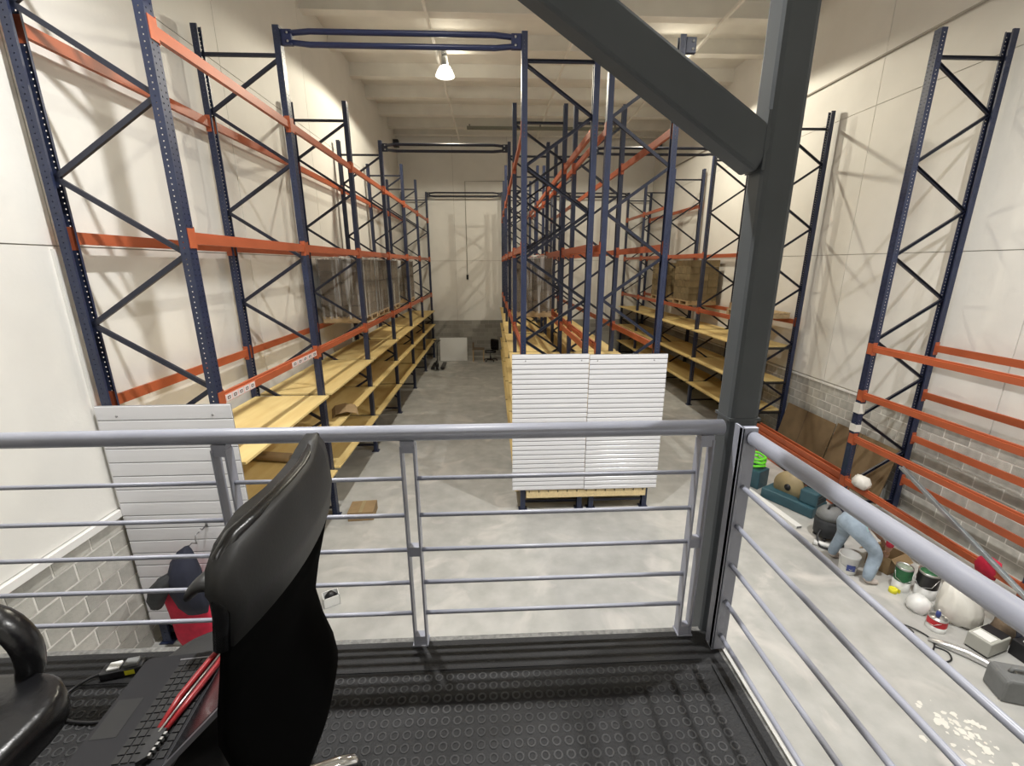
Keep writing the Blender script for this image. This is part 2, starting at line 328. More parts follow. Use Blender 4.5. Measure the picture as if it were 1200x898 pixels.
# ------------------------------------------------------------------ pallet racks
ZT = 7.47
def post_mesh():
    b = MB(); T = []
    hw, fx, bk = .056, .045, -.04
    def strip_front(y0, y1, x): b.add([(x, y0, 0), (x, y1, 0), (x, y1, ZT), (x, y0, ZT)], [(0, 1, 2, 3)])
    pit, hh = .05, .014
    nh = int(ZT/pit)-1
    def col_front(y0, y1, x):
        z = 0
        for i in range(nh+1):
            z1 = .05+i*pit if i < nh else ZT
            b.add([(x, y0, z), (x, y1, z), (x, y1, z1), (x, y0, z1)], [(0, 1, 2, 3)]); z = z1+hh
    for y0, y1 in ((-hw, -.034), (-.022, .022), (.034, hw)): strip_front(y0, y1, fx)
    for y0, y1 in ((-.034, -.022), (.022, .034)): col_front(y0, y1, fx)
    def side(x0, x1, y): b.add([(x0, y, 0), (x1, y, 0), (x1, y, ZT), (x0, y, ZT)], [(0, 1, 2, 3)])
    for y in (-hw, hw):
        side(.007, fx, y); side(bk, -.003, y); z = 0
        for i in range(nh+1):
            z1 = .05+i*pit if i < nh else ZT
            b.add([(-.003, y, z), (.007, y, z), (.007, y, z1), (-.003, y, z1)], [(0, 1, 2, 3)]); z = z1+.011
    for y0, y1 in ((-hw, -.034), (.034, hw)): strip_front(y0, y1, bk)
    return b.mesh('post', m_blue, fix=False)
me_post = post_mesh()
me_base = MB().b6(-.08, .08, -.08, .08, 0, .012).mesh('base_plate', m_blue)
_br = {}
def brace_mesh(dx, dz):
    k = (round(dx, 2), round(dz, 2))
    if k not in _br:
        ln = math.hypot(dx, dz); a = math.atan2(dz, dx)
        b = MB()   # a lipped channel: web and two flanges
        for c, d in (((ln/2, -.014, 0), (ln, .004, .046)), ((ln/2, 0, .021), (ln, .03, .004)), ((ln/2, 0, -.021), (ln, .03, .004))): b.box(c, d)
        R = Matrix.Rotation(-a, 3, 'Y'); b.v = [tuple(R@Vector(v)) for v in b.v]
        _br[k] = b.mesh('brace', m_brace)
    return _br[k]
# step beam, unit length along y
bm_ = MB()
prof = [(-.025, -.055), (.025, -.055), (.025, .03), (.005, .03), (.005, .055), (-.025, .055)]
def beam_mesh(d): return MB().prism([(u*d, v) for u, v in prof], 1, 0, 1).mesh('beam', m_orange)
me_beam = {1: beam_mesh(1), -1: beam_mesh(-1)}
def conn_mesh(d):
    b = MB().b6(*sorted((.046*d, .052*d)), -.04, .012, -.095, .085); b.b6(*sorted((-.02*d, .052*d)), .056, .062, -.11, .10)
    b.b6(*sorted((.046*d, .052*d)), .012, .062, -.095, .085); return b.mesh('beam_connector', m_orange)
me_conn = {1: conn_mesh(1), -1: conn_mesh(-1)}
def frame(rack, y, xa, xw):
    d = 1 if xa > xw else -1     # aisle-facing direction
    pa = ob('post', me_post, rack, (xa, y, 0), (0, 0, 0 if d > 0 else PI))
    pw = ob('post', me_post, rack, (xw, y, 0), (0, 0, PI if d > 0 else 0))
    for p in (pa, pw): ob('base_plate', me_base, p)
    s = -1                       # local x of the aisle post points to the aisle
    span = abs(xa-xw)-.03
    sgn = 1
    x0 = -.015
    def br(xA, zA, xB, zB):
        ob('brace', brace_mesh(xB-xA, zB-zA), pa, (xA, 0, zA))
    br(-span, 7.13, x0, 7.13); br(-span, .16, x0, .16)
    for k in range(10):
        za, zb = 7.09-.66*k, 7.09-.66*(k+1)
        if k % 2 == 0: br(-span, zb, x0, za)
        else: br(-span, za, x0, zb)
    return pa, pw
def beam(rack, x, d, y0, y1, z, conn=True):
    o = ob('beam', me_beam[d], rack, (x+.012*d, y0+.058, z), scale=(1, y1-y0-.116, 1))
    if conn:
        Ls = y1-y0-.116
        ob('beam_connector', me_conn[d], o, (-.012*d, -.0585/Ls, 0), scale=(1, 1/Ls, 1))
        c = ob('beam_connector', me_conn[d], o, (-.012*d, 1+.0585/Ls, 0), scale=(1, -1/Ls, 1))
    return o
def board(rack, x0, x1, y0, y1, z, n=1):
    o = ob('shelf_board', MB().b6(x0, x1, y0, y1, z-.03, z).mesh('shelf_board', m_board), rack)
    return o
me_sup = {}
def support(rack, xa, xw, y, z):
    return ob('shelf_support', MB().b6(min(xa, xw)+.05, max(xa, xw)-.05, y-.045, y+.045, z-.075, z-.032).mesh('shelf_support', m_dark), rack)

def rack_row(label, xa, xw, ys, beams, shelves, front, back):
    d = 1 if xa > xw else -1
    R = thing('pallet_rack', label, 'pallet rack', (0, 0, 0), 0, 'pallet racks')
    R.location = (xa, ys[0], 0); ox, oy = xa, ys[0]
    posts = []
    for y in ys: posts.append(frame(R, y-oy, 0, xw-xa))
    bo = {}
    for i in range(len(ys)-1):
        for side, z in beams(i):
            xx, dd = (0, d) if side == 'a' else (xw-xa, -d)
            bo[(i, side, z)] = beam(R, xx, dd, ys[i]-oy, ys[i+1]-oy, z)
        for z in shelves(i):
            f = front*d; bk = (xw-xa)+(-d)*back
            board(R, min(f, bk), max(f, bk), ys[i]-oy+.062, ys[i+1]-oy-.062, z)
    for i, y in enumerate(ys):
        for z in shelves(min(i, len(ys)-2)): support(R, 0, xw-xa, y-oy, z)
    return R, bo
YL = [4.443, 7.095, 9.914, 12.732, 15.491, 18.142, 21.0]
YC = [7.131, 9.911, 12.758, 15.569, 18.33, 21.0]
YR = [10.131, 13.058, 15.901, 18.701, 21.0]
ALL = [(s, z) for s in 'aw' for z in (6.28, 4.60, 3.0)]
left_rack, lb = rack_row('long navy pallet rack with orange beams and plywood shelves along the left wall', -2.866, -3.93, YL, lambda i: ALL, lambda i: (2.27, 1.63, .92), .145, -.02)
rack_row('left-hand row of the central double rack, beside the left aisle', .506, 1.538, YC, lambda i: ALL, lambda i: (2.40, 1.66, .95, .36), .145, -.02)
rack_row('right-hand row of the central double rack, beside the right aisle', 2.743, 1.757, YC, lambda i: ALL, lambda i: (2.40, 1.66, .95, .36), .145, -.02)
rack_row('navy pallet rack with plywood shelves along the far right wall', 6.243, 7.268, YR,
         lambda i: [(s, 3.0) for s in 'aw'] + ([] if i == 0 else [('a', 4.6), ('w', 4.6)] if i == 1 else [(s, z) for s in 'aw' for z in (4.6, 6.3)]), lambda i: (2.42, 1.55, .78), .19, -.02)
near_rack, nb_ = rack_row('bare navy and orange rack bay without shelves at the right of the mezzanine', 6.243, 7.268, [4.02, 6.804],
         lambda i: [(s, z) for s in 'aw' for z in (3.0, 2.2, 1.42, .62)], lambda i: (), .1, 0)
for z0, z1 in ((1.55, 1.68), (1.88, 2.06)): ob('white_wrap', MB().b6(-.053, .05, 2.784-.062, 2.784+.062, z0, z1).mesh('white_wrap', m_whitebag), near_rack)
# notice strips on the front bay beam
o = lb[(0, 'a', 3.0)]; Ls = YL[1]-YL[0]-.116
def notice(y0, y1, nt_):
    b = MB().b6(.026, .028, y0, y1, -.052, .028, 0)
    for k in range(nt_):
        c = y0+(k+.5)*(y1-y0)/nt_; h = (y1-y0)/nt_*.40
        b.b6(.028, .0295, c-h, c+h, -.044, .020, 1); b.b6(.0295, .0305, c-h*.55, c+h*.55, -.028, .006, 2); b.b6(.0305, .0312, c-h*.25, c+h*.25, -.02, -.004, 1)
    return b.mesh('notice_strip', [m_sticker, m_stwhite, m_stdark])
for a, c in ((.03, .62), (1.62, 2.5)):
    me = notice(a, c, 5); ob('notice_strip', me, o, (0, 0, 0), scale=(1, 1/Ls, 1))

# tie beams across the aisles
def tie(label, x0, x1, y, z, mat):
    t = thing('aisle_tie_beam', label, 'tie beam', (x0, y, z), 0, 'tie beams across the aisles'); W = x1-x0
    for s in (1, -1):
        ob('tube', MB().tube([(.10, 0, s*.05), (.42, 0, s*.078), (W-.42, 0, s*.078), (W-.10, 0, s*.05)], .036, 10).mesh('tube', mat), t)
    for x in (0, W):
        s = 1 if x == 0 else -1
        p = ob('end_bracket', MB().b6(*sorted((x+.045*s, x+.19*s)), -.03, .03, -.095, .095).mesh('end_bracket', mat, bevel=.008), t)
        for zz in (.05, -.05): ob('bolt', MB().tube([(x+.13*s, -.03, zz), (x+.13*s, -.042, zz)], .016, 8).mesh('bolt', m_tin), p)
tie('double navy tie beam across the left aisle, nearest of three', -2.866, .506, YL[1]+.02, 7.35, m_tie)
tie('double navy tie beam across the middle of the left aisle', -2.866, .506, YL[3], 7.31, m_brace)
tie('dark tie beam across the far end of the left aisle', -2.866, .506, 20.9, 7.35, m_brace)
tie('double navy tie beam across the middle of the right aisle', 2.743, 6.243, 12.9, 7.31, m_brace)
tie('dark tie beam across the far end of the right aisle', 2.743, 6.243, 20.9, 7.35, m_brace)
t = thing('tie_beam_bracket', 'empty navy tie beam bracket at the top of the front centre post', 'bracket', (2.80, 7.131, 7.35))
ob('plate', MB().b6(.0, .15, -.03, .03, -.1, .1).mesh('plate', m_blue, bevel=.008), t)
for zz in (.05, -.05): ob('bolt', MB().tube([(.1, -.03, zz), (.1, -.042, zz)], .016, 8).mesh('bolt', m_tin), t)

# ------------------------------------------------------------------ slatwall sheets
def slatwall(label, x0, x1, y, z0, z1, pitch, screws, rx=0, g=.0055):
    t = thing('slatwall_sheet', label, 'slatwall', (x0, y, z0), 0, 'white slatwall sheets'); t.rotation_euler = (rx, 0, 0)
    W, H = x1-x0, z1-z0
    ob('backing', MB().b6(0, W, .006, .02, 0, H).mesh('backing', m_groove), t)
    n = round(H/pitch); p = H/n
    prof = [(.006, g), (0.002, g), (-.002, g+.004), (-.003, p/2), (-.002, p-g-.004), (.002, p-g), (.006, p-g)]
    me = MB().prism(prof, 0, 0, W).mesh('slat', m_slat)
    for k in range(n): ob('slat', me, t, (0, 0, k*p))
    for sx, sz in screws: ob('screw', MB().tube([(sx, .0, sz), (sx, -.008, sz)], .012, 8).mesh('screw', m_screw), t)
    return t
slatwall('wide-slatted white slatwall sheet fixed to the front of the left rack', -4.03, -2.69, 4.362, .32, 2.98, .154, [(.2, 2.55), (1.15, 2.55)])
slatwall('left white slatwall sheet of the pair on the central rack', .31, 1.585, 6.98, .46, 2.93, .084, [(.22, 2.36), (1.15, 2.36)], g=.009)
slatwall('right white slatwall sheet of the pair on the central rack', 1.595, 2.90, 6.98, .45, 2.915, .084, [(.13, 2.36), (1.08, 2.36)], g=.009)
t = thing('shelf_edge_plank', 'yellow wooden plank with wire pegs below the central slatwall sheets', 'plank', (.56, 7.03, .29))
ob('plank', MB().b6(0, 2.17, -.02, .02, 0, .15).mesh('plank', m_edge), t)
for k in range(13): ob('peg', MB().tube([(.05+k*.171, -.02, .13), (.05+k*.171, -.06, .13), (.05+k*.171, -.065, .17)], .006, 6).mesh('peg', m_dark), t)

# ------------------------------------------------------------------ pallet loads
me_pdk = MB().b6(-.6, .6, -.045, .045, 0, .02).mesh('deck_board', m_pallet)
me_pbl = MB().b6(-.05, .05, -.475, .475, 0, .09).mesh('bearer', m_pallet)
def pallet(t, rot=PI/2):
    P = ob('pallet', MB().b6(-.475, .475, -.6, .6, .115, .125).b6(-.475, .475, -.6, .6, 0, .012).mesh('pallet', m_pallet), t)
    for k in range(7): ob('deck_board', me_pdk, P, (-.43+k*.143, 0, .125), (0, 0, PI/2))
    for k in range(3): ob('bearer', me_pbl, P, (0, -.54+k*.54, .018), (0, 0, 0), (1, 1, 1)).rotation_euler = (0, 0, PI/2)
    return P
def load(label, x, y, z, h, mat, wrap, nx=2, ny=3, nz=5):
    t = thing('pallet_load', label, 'pallet load', (x, y, z), 0, 'loaded pallets')
    pallet(t)
    H = h-.15; dx, dy, dz = .94/nx, 1.18/ny, H/nz
    me = MB().b6(-dx/2+.004, dx/2-.004, -dy/2+.004, dy/2-.004, .003, dz-.003).mesh('carton', mat)
    for k in range(nz):
        for i in range(nx):
            for j in range(ny): ob('carton', me, t, (-.47+(i+.5)*dx+random.uniform(-.006, .006), -.59+(j+.5)*dy+random.uniform(-.006, .006), .146+k*dz))
    if wrap:
        b = MB(); N = 44; rows = 9; vs = []
        pts = []
        for k in range(N):
            u = k/N*4; s = int(u); f = u-s
            pts.append({0: (-.49+.98*f, -.61), 1: (.49, -.61+1.22*f), 2: (.49-.98*f, .61), 3: (-.49, .61-1.22*f)}[s])
        for r in range(rows):
            for k, (px, py) in enumerate(pts):
                g = 1+.012*math.sin(k*2.1+r*.4)+random.uniform(-.006, .006)
                vs.append((px*g, py*g, .10+(H+.07)*r/(rows-1)))
        fs = [(r*N+k, r*N+(k+1) % N, (r+1)*N+(k+1) % N, (r+1)*N+k) for r in range(rows-1) for k in range(N)]
        o2 = len(vs)
        for k, (px, py) in enumerate(pts): vs.append((px*.55, py*.55, .10+H+.09+random.uniform(0, .04)))
        fs += [((rows-1)*N+k, (rows-1)*N+(k+1) % N, o2+(k+1) % N, o2+k) for k in range(N)]+[tuple(o2+k for k in range(N))]
        b.add(vs, fs, 0, True); ob('stretch_wrap', b.mesh('stretch_wrap', m_wrap), t)
    return t
ZS = 3.057
load('film-wrapped pallet of dark cartons, nearest on the left rack', -3.40, 10.80, ZS, 1.42, m_carton, True)
load('film-wrapped pallet of dark cartons, second nearest on the left rack', -3.40, 12.05, ZS, 1.42, m_carton, True)
load('film-wrapped pallet of dark cartons, third nearest on the left rack', -3.40, 13.55, ZS, 1.42, m_carton, True)
load('film-wrapped pallet of dark cartons, farthest on the left rack', -3.40, 16.3, ZS, 1.42, m_carton, True)
load('film-wrapped pallet of dark cartons, nearer one on the central rack', 1.02, 11.7, ZS, 1.45, m_carton, True)
load('film-wrapped pallet of dark cartons, farther one on the central rack', 1.02, 13.6, ZS, 1.42, m_carton, True)
load('unwrapped pallet of small brown cartons, nearer one on the right rack', 6.76, 14.6, ZS, 1.42, m_cartonb, False, 3, 4, 6)
load('unwrapped pallet of small brown cartons, farther one on the right rack', 6.76, 16.75, ZS, 1.35, m_cartonb, False, 3, 4, 6)
t = thing('empty_pallet', 'empty wooden pallet on the right rack beams beside the steel column', 'pallet', (6.76, 10.95, ZS)); pallet(t)
t = thing('small_carton', 'small brown carton on the empty pallet behind the steel column', 'box', (6.42, 11.3, ZS+.146))
ob('carton_body', MB().b6(-.12, .12, -.17, .17, 0, .16).mesh('carton_body', m_card), t); ob('carton_tape', MB().b6(-.02, .02, -.172, .172, .158, .163).mesh('carton_tape', m_tan), t)

# ------------------------------------------------------------------ mezzanine, column, railings
ZM = 2.66
mez = struct(boxo('floor_mezzanine', m_slab, XL, 1.02, YF, 1.685, ZM-.22, ZM-.006))
mat_o = boxo('rubber_mat', m_rubber, XL+.02, 1.0, YF+.02, 1.655, ZM-.006, ZM, mez)
mat_e = boxo('mat_border', m_rubber, XL+.02, .9, 1.50, 1.60, ZM, ZM+.003, mat_o)
b = MB(); P = .046
y = 1.465
while y > .25:
    x = -1.95
    while x < .88:
        n = 10; rr_ = ((.0185, 0), (.0165, .0025), (.0125, .0025), (.0105, .0005))
        vs = [(x+r*math.cos(2*PI*k/n), y+r*math.sin(2*PI*k/n), ZM+h) for r, h in rr_ for k in range(n)]
        b.add(vs, [(i*n+k, i*n+(k+1) % n, (i+1)*n+(k+1) % n, (i+1)*n+k) for i in range(3) for k in range(n)])
        x += P
    y -= P
coins = ob('mat_studs', b.mesh('mat_studs', m_coin, fix=False), mat_o); coins['kind'] = 'stuff'
boxo('edge_angle', m_trim, 1.02, 1.032, YF, 1.685, ZM-.22, ZM+.002, mez)
kerb = boxo('edge_strip', m_rubber, .93, 1.0, YF+.05, 1.47, ZM, ZM+.006, mat_o)

colm = thing('steel_column', 'charcoal painted steel column with a diagonal brace at the railing corner', 'column', (1.033, 1.707, ZM-.3))
ob('shaft', MB().b6(-.0635, .0635, -.057, .057, -2.36, 4.2).mesh('shaft', m_col, bevel=.02), colm)
ob('collar', MB().b6(-.066, .066, -.0595, .0595, 1.36, 1.372).mesh('collar', m_col), colm)
b = MB(); a = math.radians(32.6)
ln = 3.0; b.box((-ln/2*math.cos(a), 0, ln/2*math.sin(a)), (ln, .105, .145), rot=(0, a, 0))
ob('knee_brace', b.mesh('knee_brace', m_col, bevel=.012), colm, (-.05, 0, 2.365))
ob('weld_seam', MB().b6(-.07, -.06, -.054, .054, 2.31, 2.50).mesh('weld_seam', m_col), colm)

ZR = 3.695
def rail_post(t, x, y, along):   # twin flat-bar post, spaced along 'along' (x or y)
    p = ob('post', MB().b6(-.028, .028, -.02, .02, .955, 1.005).mesh('post', m_rail), t, (x, y, 0))
    if along == 'y': p.rotation_euler = (0, 0, PI/2)
    for s in (-1, 1): ob('flat_bar', MB().b6(s*.026-.004, s*.026+.004, -.025, .025, .0, .985).mesh('flat_bar', m_rail), p)
    for z in (.0, .47): ob('spacer_block', MB().b6(-.022, .022, -.018, .018, z, z+.045).mesh('spacer_block', m_rail), p)
    ob('foot_plate', MB().b6(-.035, .035, -.03, .03, -.0, .006).mesh('foot_plate', m_rail), p)
    return p
YRl = 1.655
gr = thing('guard_railing', 'grey tube railing along the front edge of the mezzanine', 'railing', (0, YRl, ZM))
ob('handrail', MB().tube([(-4.05, 0, ZR-ZM), (.945, 0, ZR-ZM)], .032, 20).mesh('handrail', m_rail), gr)
px = [-3.9, -2.55, -1.085, -.35, .88]
for x in (-3.25, -2.5, -1.085, -.35, .88): rail_post(gr, x, 0, 'x')
pxs = [-4.05, -3.25, -2.5, -1.085, -.35, .88]
for i in range(len(pxs)-1):
    for z in (3.493, 3.322, 3.153, 2.985, 2.822): ob('rod', MB().tube([(pxs[i]+(.03 if i else 0), 0, z-ZM), (pxs[i+1]-.03, 0, z-ZM)], .0095, 10).mesh('rod', m_rail), gr)
gs = thing('guard_railing', 'grey tube railing along the right edge of the mezzanine, running towards the viewer', 'railing', (1.0, 1.56, ZM))
ob('handrail', MB().tube([(.012, .01, ZR-ZM-.008), (.012, -5.4, ZR-ZM-.008)], .028, 20).mesh('handrail', m_rail), gs)
cp = ob('post', MB().b6(-.032, .032, -.012, .012, 0, ZR-ZM+.035).mesh('post', m_rail, bevel=.003), gs)
ob('post_flange', MB().b6(-.032, -.024, -.012, .045, 0, ZR-ZM+.035).mesh('post_flange', m_rail), cp)
ys = [0, -1.9, -3.8, -5.4]
for y in ys[1:3]: rail_post(gs, 0, y, 'y')
for i in range(3):
    for z in (3.475, 3.295, 3.107, 2.92, 2.74): ob('rod', MB().tube([(0, ys[i]-(.012 if i == 0 else .03), z-ZM), (0, ys[i+1]+.03, z-ZM)], .0105, 10).mesh('rod', m_rail), gs)

# ------------------------------------------------------------------ office chair (facing left) with laptop
def rrect(x0, x1, y0, y1, r, n=6):
    pts = []
    for cx, cy, a0 in ((x1-r, y1-r, 0), (x0+r, y1-r, PI/2), (x0+r, y0+r, PI), (x1-r, y0+r, 1.5*PI)):
        for k in range(n+1): a = a0+PI/2*k/n; pts.append((cx+r*math.cos(a), cy+r*math.sin(a)))
    return pts
def cushion(x0, x1, y0, y1, z0, z1, r, crown=.02):
    b = MB(); rings = []
    H = z1-z0
    for f, ins in ((0, .02), (.12, .004), (.5, 0), (.85, .004), (.96, .015), (1, .035)):
        rings.append([(x, y, z0+H*f) for x, y in rrect(x0+ins, x1-ins, y0+ins, y1-ins, max(r-ins, .02))])
    for k, s in ((1, .8), (2, .5), (3, .2)):
        cx, cy = (x0+x1)/2, (y0+y1)/2
        rings.append([(cx+(x-cx)*s, cy+(y-cy)*s, z1+crown*(1-s*s)) for x, y, _ in rings[5]])
    n = len(rings[0]); vs = [p for r_ in rings for p in r_]
    fs = [(i*n+k, i*n+(k+1) % n, (i+1)*n+(k+1) % n, (i+1)*n+k) for i in range(len(rings)-1) for k in range(n)]
    fs += [tuple(range(n))[::-1], tuple((len(rings)-1)*n+k for k in range(n))]
    return b.add(vs, fs, 0, True)
def chair_base(t, x, y, rot0, legmat):
    ob('gas_lift', MB().lathe([(.028, .09), (.028, .25), (.018, .25), (.018, .38)], 14).mesh('gas_lift', m_dark), t, (x, y, 0))
    ob('base_hub', MB().lathe([(.03, .05), (.05, .06), (.05, .11), (.035, .12)], 16).mesh('base_hub', legmat), t, (x, y, 0))
    lg = MB()
    secs = [(.03, .085, .03, .022), (.15, .095, .026, .02), (.26, .085, .022, .017), (.31, .068, .02, .014), (.325, .055, .012, .008)]
    n = 12; vs = [(cx, ry*math.cos(2*PI*k/n), cz+rz*math.sin(2*PI*k/n)) for cx, cz, ry, rz in secs for k in range(n)]
    fs = [(i*n+k, i*n+(k+1) % n, (i+1)*n+(k+1) % n, (i+1)*n+k) for i in range(4) for k in range(n)]+[tuple(range(n))[::-1], tuple(4*n+k for k in range(n))]
    lm = lg.add(vs, fs, 0, True).mesh('base_leg', legmat)
    cw = MB().tube([(-.02, 0, 0), (-.006, 0, 0)], .027, 14).tube([(.006, 0, 0), (.02, 0, 0)], .027, 14).b6(-.006, .006, -.01, .01, 0, .05).mesh('caster', m_dark)
    for k in range(5):
        a = rot0+k*2*PI/5
        L_ = ob('base_leg', lm, t, (x, y, 0), (0, 0, a)); ob('caster', cw, L_, (.30, 0, .028), (0, 0, .6))
CX, CY = -.86, .97
ch = thing('office_chair', 'black high-backed office chair seen from behind with a laptop on its seat', 'chair', (CX, CY, ZM))
def L3(x, y, z): return (x-CX, y-CY, z-ZM)
ob('seat', cushion(-1.09-CX, -.60-CX, .665-CY, 1.31-CY, .375, .465, .17, .002).mesh('seat', m_leath2), ch)
# backrest: side profile x(z) and half width(z)
PROF = [(2.86, -.585, .15), (2.95, -.545, .175), (3.05, -.505, .195), (3.13, -.485, .20), (3.20, -.495, .205), (3.28, -.52, .21), (3.36, -.538, .222), (3.45, -.525, .245), (3.54, -.505, .265), (3.62, -.488, .28), (3.70, -.476, .285), (3.76, -.475, .275), (3.80, -.48, .255), (3.825, -.486, .21), (3.838, -.49, .14)]
def back_part(z0, z1, mat, off, th):
    pr = [p for p in PROF if z0 <= p[0] <= z1]; n = 15; vs = []
    for side in (0, 1):
        for z, x, hw in pr:
            for k in range(n):
                u = -1+2*k/(n-1); bow = -.035*(u*u)
                hn, hf = (.25 if 3.0 < z < 3.62 else min(hw, .252 if z < 3.72 else 1)), (max(hw, .275 - max(0, z-3.80)*.6) if z > 3.70 else hw); y = CY+u*(hf if u > 0 else hn); xx = x+off+bow-(th if side else 0)*(1-.5*abs(u)**4)
                vs.append(L3(xx, y, z+(max(0, u-.55)*.07 if z > 3.75 else 0)))
    m = len(pr); fs = []
    for i in range(m-1):
        for k in range(n-1):
            fs.append((i*n+k, i*n+k+1, (i+1)*n+k+1, (i+1)*n+k)); q = m*n; fs.append((q+i*n+k, q+(i+1)*n+k, q+(i+1)*n+k+1, q+i*n+k+1))
    q = m*n
    for i in range(m-1): fs += [(i*n, (i+1)*n, q+(i+1)*n, q+i*n), (i*n+n-1, q+i*n+n-1, q+(i+1)*n+n-1, (i+1)*n+n-1)]
    for k in range(n-1): fs += [(k, q+k, q+k+1, k+1), ((m-1)*n+k, (m-1)*n+k+1, q+(m-1)*n+k+1, q+(m-1)*n+k)]
    return MB().add(vs, fs, 0, True).mesh('back', mat)
bk = ob('backrest', back_part(2.85, 3.63, m_fabric, 0, .045), ch)
hd = ob('headrest', back_part(3.61, 3.9, m_leath2, .004, .06), ch)
top = [p for p in PROF if 3.60 < p[0] < 3.79]
pts = [L3(x-.035-.018, CY-min(hw, .252), z) for z, x, hw in top]+[L3(-.488-.03*u_*u_-.02, CY+u_*(.25 if u_ < 0 else .27), 3.822+.010*(1-u_*u_)-(.02 if u_ < -.85 else 0)+max(0, u_-.55)*.07) for u_ in (-.9, -.75, -.5, -.2, .1, .4, .7, .9, 1)]+[L3(x-.035-.018, CY+max(hw, .27 if z > 3.7 else hw), z) for z, x, hw in top[::-1][:4]]
ob('edge_roll', MB().tube(pts, .016, 10).mesh('edge_roll', m_leather), ch)
b = MB(); ap = smooth([(-.74, 1.26, 3.08), (-.78, 1.255, 3.18), (-.83, 1.245, 3.28), (-.88, 1.235, 3.355), (-.93, 1.225, 3.375), (-.965, 1.215, 3.35)], 3)
vs = []; n = 12
for x, y, z in ap:
    for k in range(n): a_ = 2*PI*k/n; vs.append(L3(x, y+.05*math.cos(a_), z+.026*math.sin(a_)) if x < -.86 else L3(x+.045*math.sin(a_), y+.05*math.cos(a_), z))
b.add(vs, [(i*n+k, i*n+(k+1) % n, (i+1)*n+(k+1) % n, (i+1)*n+k) for i in range(len(ap)-1) for k in range(n)]+[tuple(range(n))[::-1], tuple((len(ap)-1)*n+k for k in range(n))], 0, True)
ob('armrest', b.mesh('armrest', m_leath2), ch)
ob('back_bracket', MB().b6(-.68-CX, -.55-CX, -.04, .04, .32, .37).mesh('back_bracket', m_dark), ch)
ob('back_bracket', MB().b6(-.585-CX, -.555-CX, -.035, .035, .32, .48).mesh('back_bracket', m_dark), ch)
ob('tilt_mechanism', MB().b6(-.14, .16, -.08, .08, .325, .376).mesh('tilt_mechanism', m_dark, bevel=.008), ch)
chair_base(ch, .09, .02, math.radians(24), m_chrome)

lp = thing('laptop', 'open dark laptop with silver rim lying on the chair seat', 'laptop', (-.96, .985, ZM+.468), math.radians(5))
LW, LD = .25, .35      # depth along x, width along y ; hinge at +x
ob('deck', MB().prism(rrect(-LW/2, LW/2, -LD/2, LD/2, .018), 2, .004, .024).mesh('deck', m_lapt), lp)
ob('rim', MB().prism(rrect(-LW/2-.002, LW/2+.002, -LD/2-.002, LD/2+.002, .02), 2, 0, .019).mesh('rim', m_lapt2), lp)
kb = ob('keyboard', MB().b6(-.015, .105, -.15, .15, .024, .0245).mesh('keyboard', m_dark), lp)
km = MB().b6(-.0085, .0085, -.0088, .0088, 0, .003).mesh('key', m_key)
for i in range(6):
    for j in range(14): ob('key', km, kb, (-.004+i*.0205, -.139+j*.0214, .0245))
ob('touchpad', MB().b6(-.115, -.05, -.075, .035, .024, .0246).mesh('touchpad', m_key), lp)
ob('silver_trim', MB().b6(-.02, .11, .153, .157, .0235, .0255).mesh('silver_trim', m_lapt2), lp)
lid = ob('lid', MB().b6(-.006, .006, -LD/2, LD/2, 0, .245).mesh('lid', m_lapt2), lp, (LW/2-.004, 0, .024), (0, math.radians(44), 0))
ob('screen', MB().b6(-.0075, -.006, -LD/2+.012, LD/2-.012, .015, .233).mesh('screen', m_screen), lid)
pl = thing('pump_pliers', 'red-handled pump pliers with toothed jaw lying across the laptop keyboard', 'pliers', (-.885, 1.0, ZM+.4985), math.radians(-3))
ob('handle', MB().tube([(-.004, -.10, .006), (-.016, 0, .008), (-.012, .12, .008), (-.002, .20, .01)], [.007, .009, .009, .007], 8).mesh('handle', m_red), pl)
ob('handle', MB().tube([(.012, -.10, .006), (.018, 0, .008), (.022, .10, .008), (.016, .185, .01)], [.006, .008, .008, .006], 8).mesh('handle', m_red), pl)
ob('steel_rod', MB().tube([(.004, -.1, .012), (.006, 0, .014), (.012, .15, .014)], .0035, 6).mesh('steel_rod', m_tin), pl)
jw = ob('jaw', MB().prism([(-.012, -.09), (.018, -.09), (.02, -.16), (.004, -.175), (-.006, -.13)], 2, 0, .014).mesh('jaw', m_dark), pl)
for k in range(5): ob('tooth', MB().b6(.016, .026, -.105-k*.013, -.098-k*.013, .002, .013).mesh('tooth', m_tin), jw)

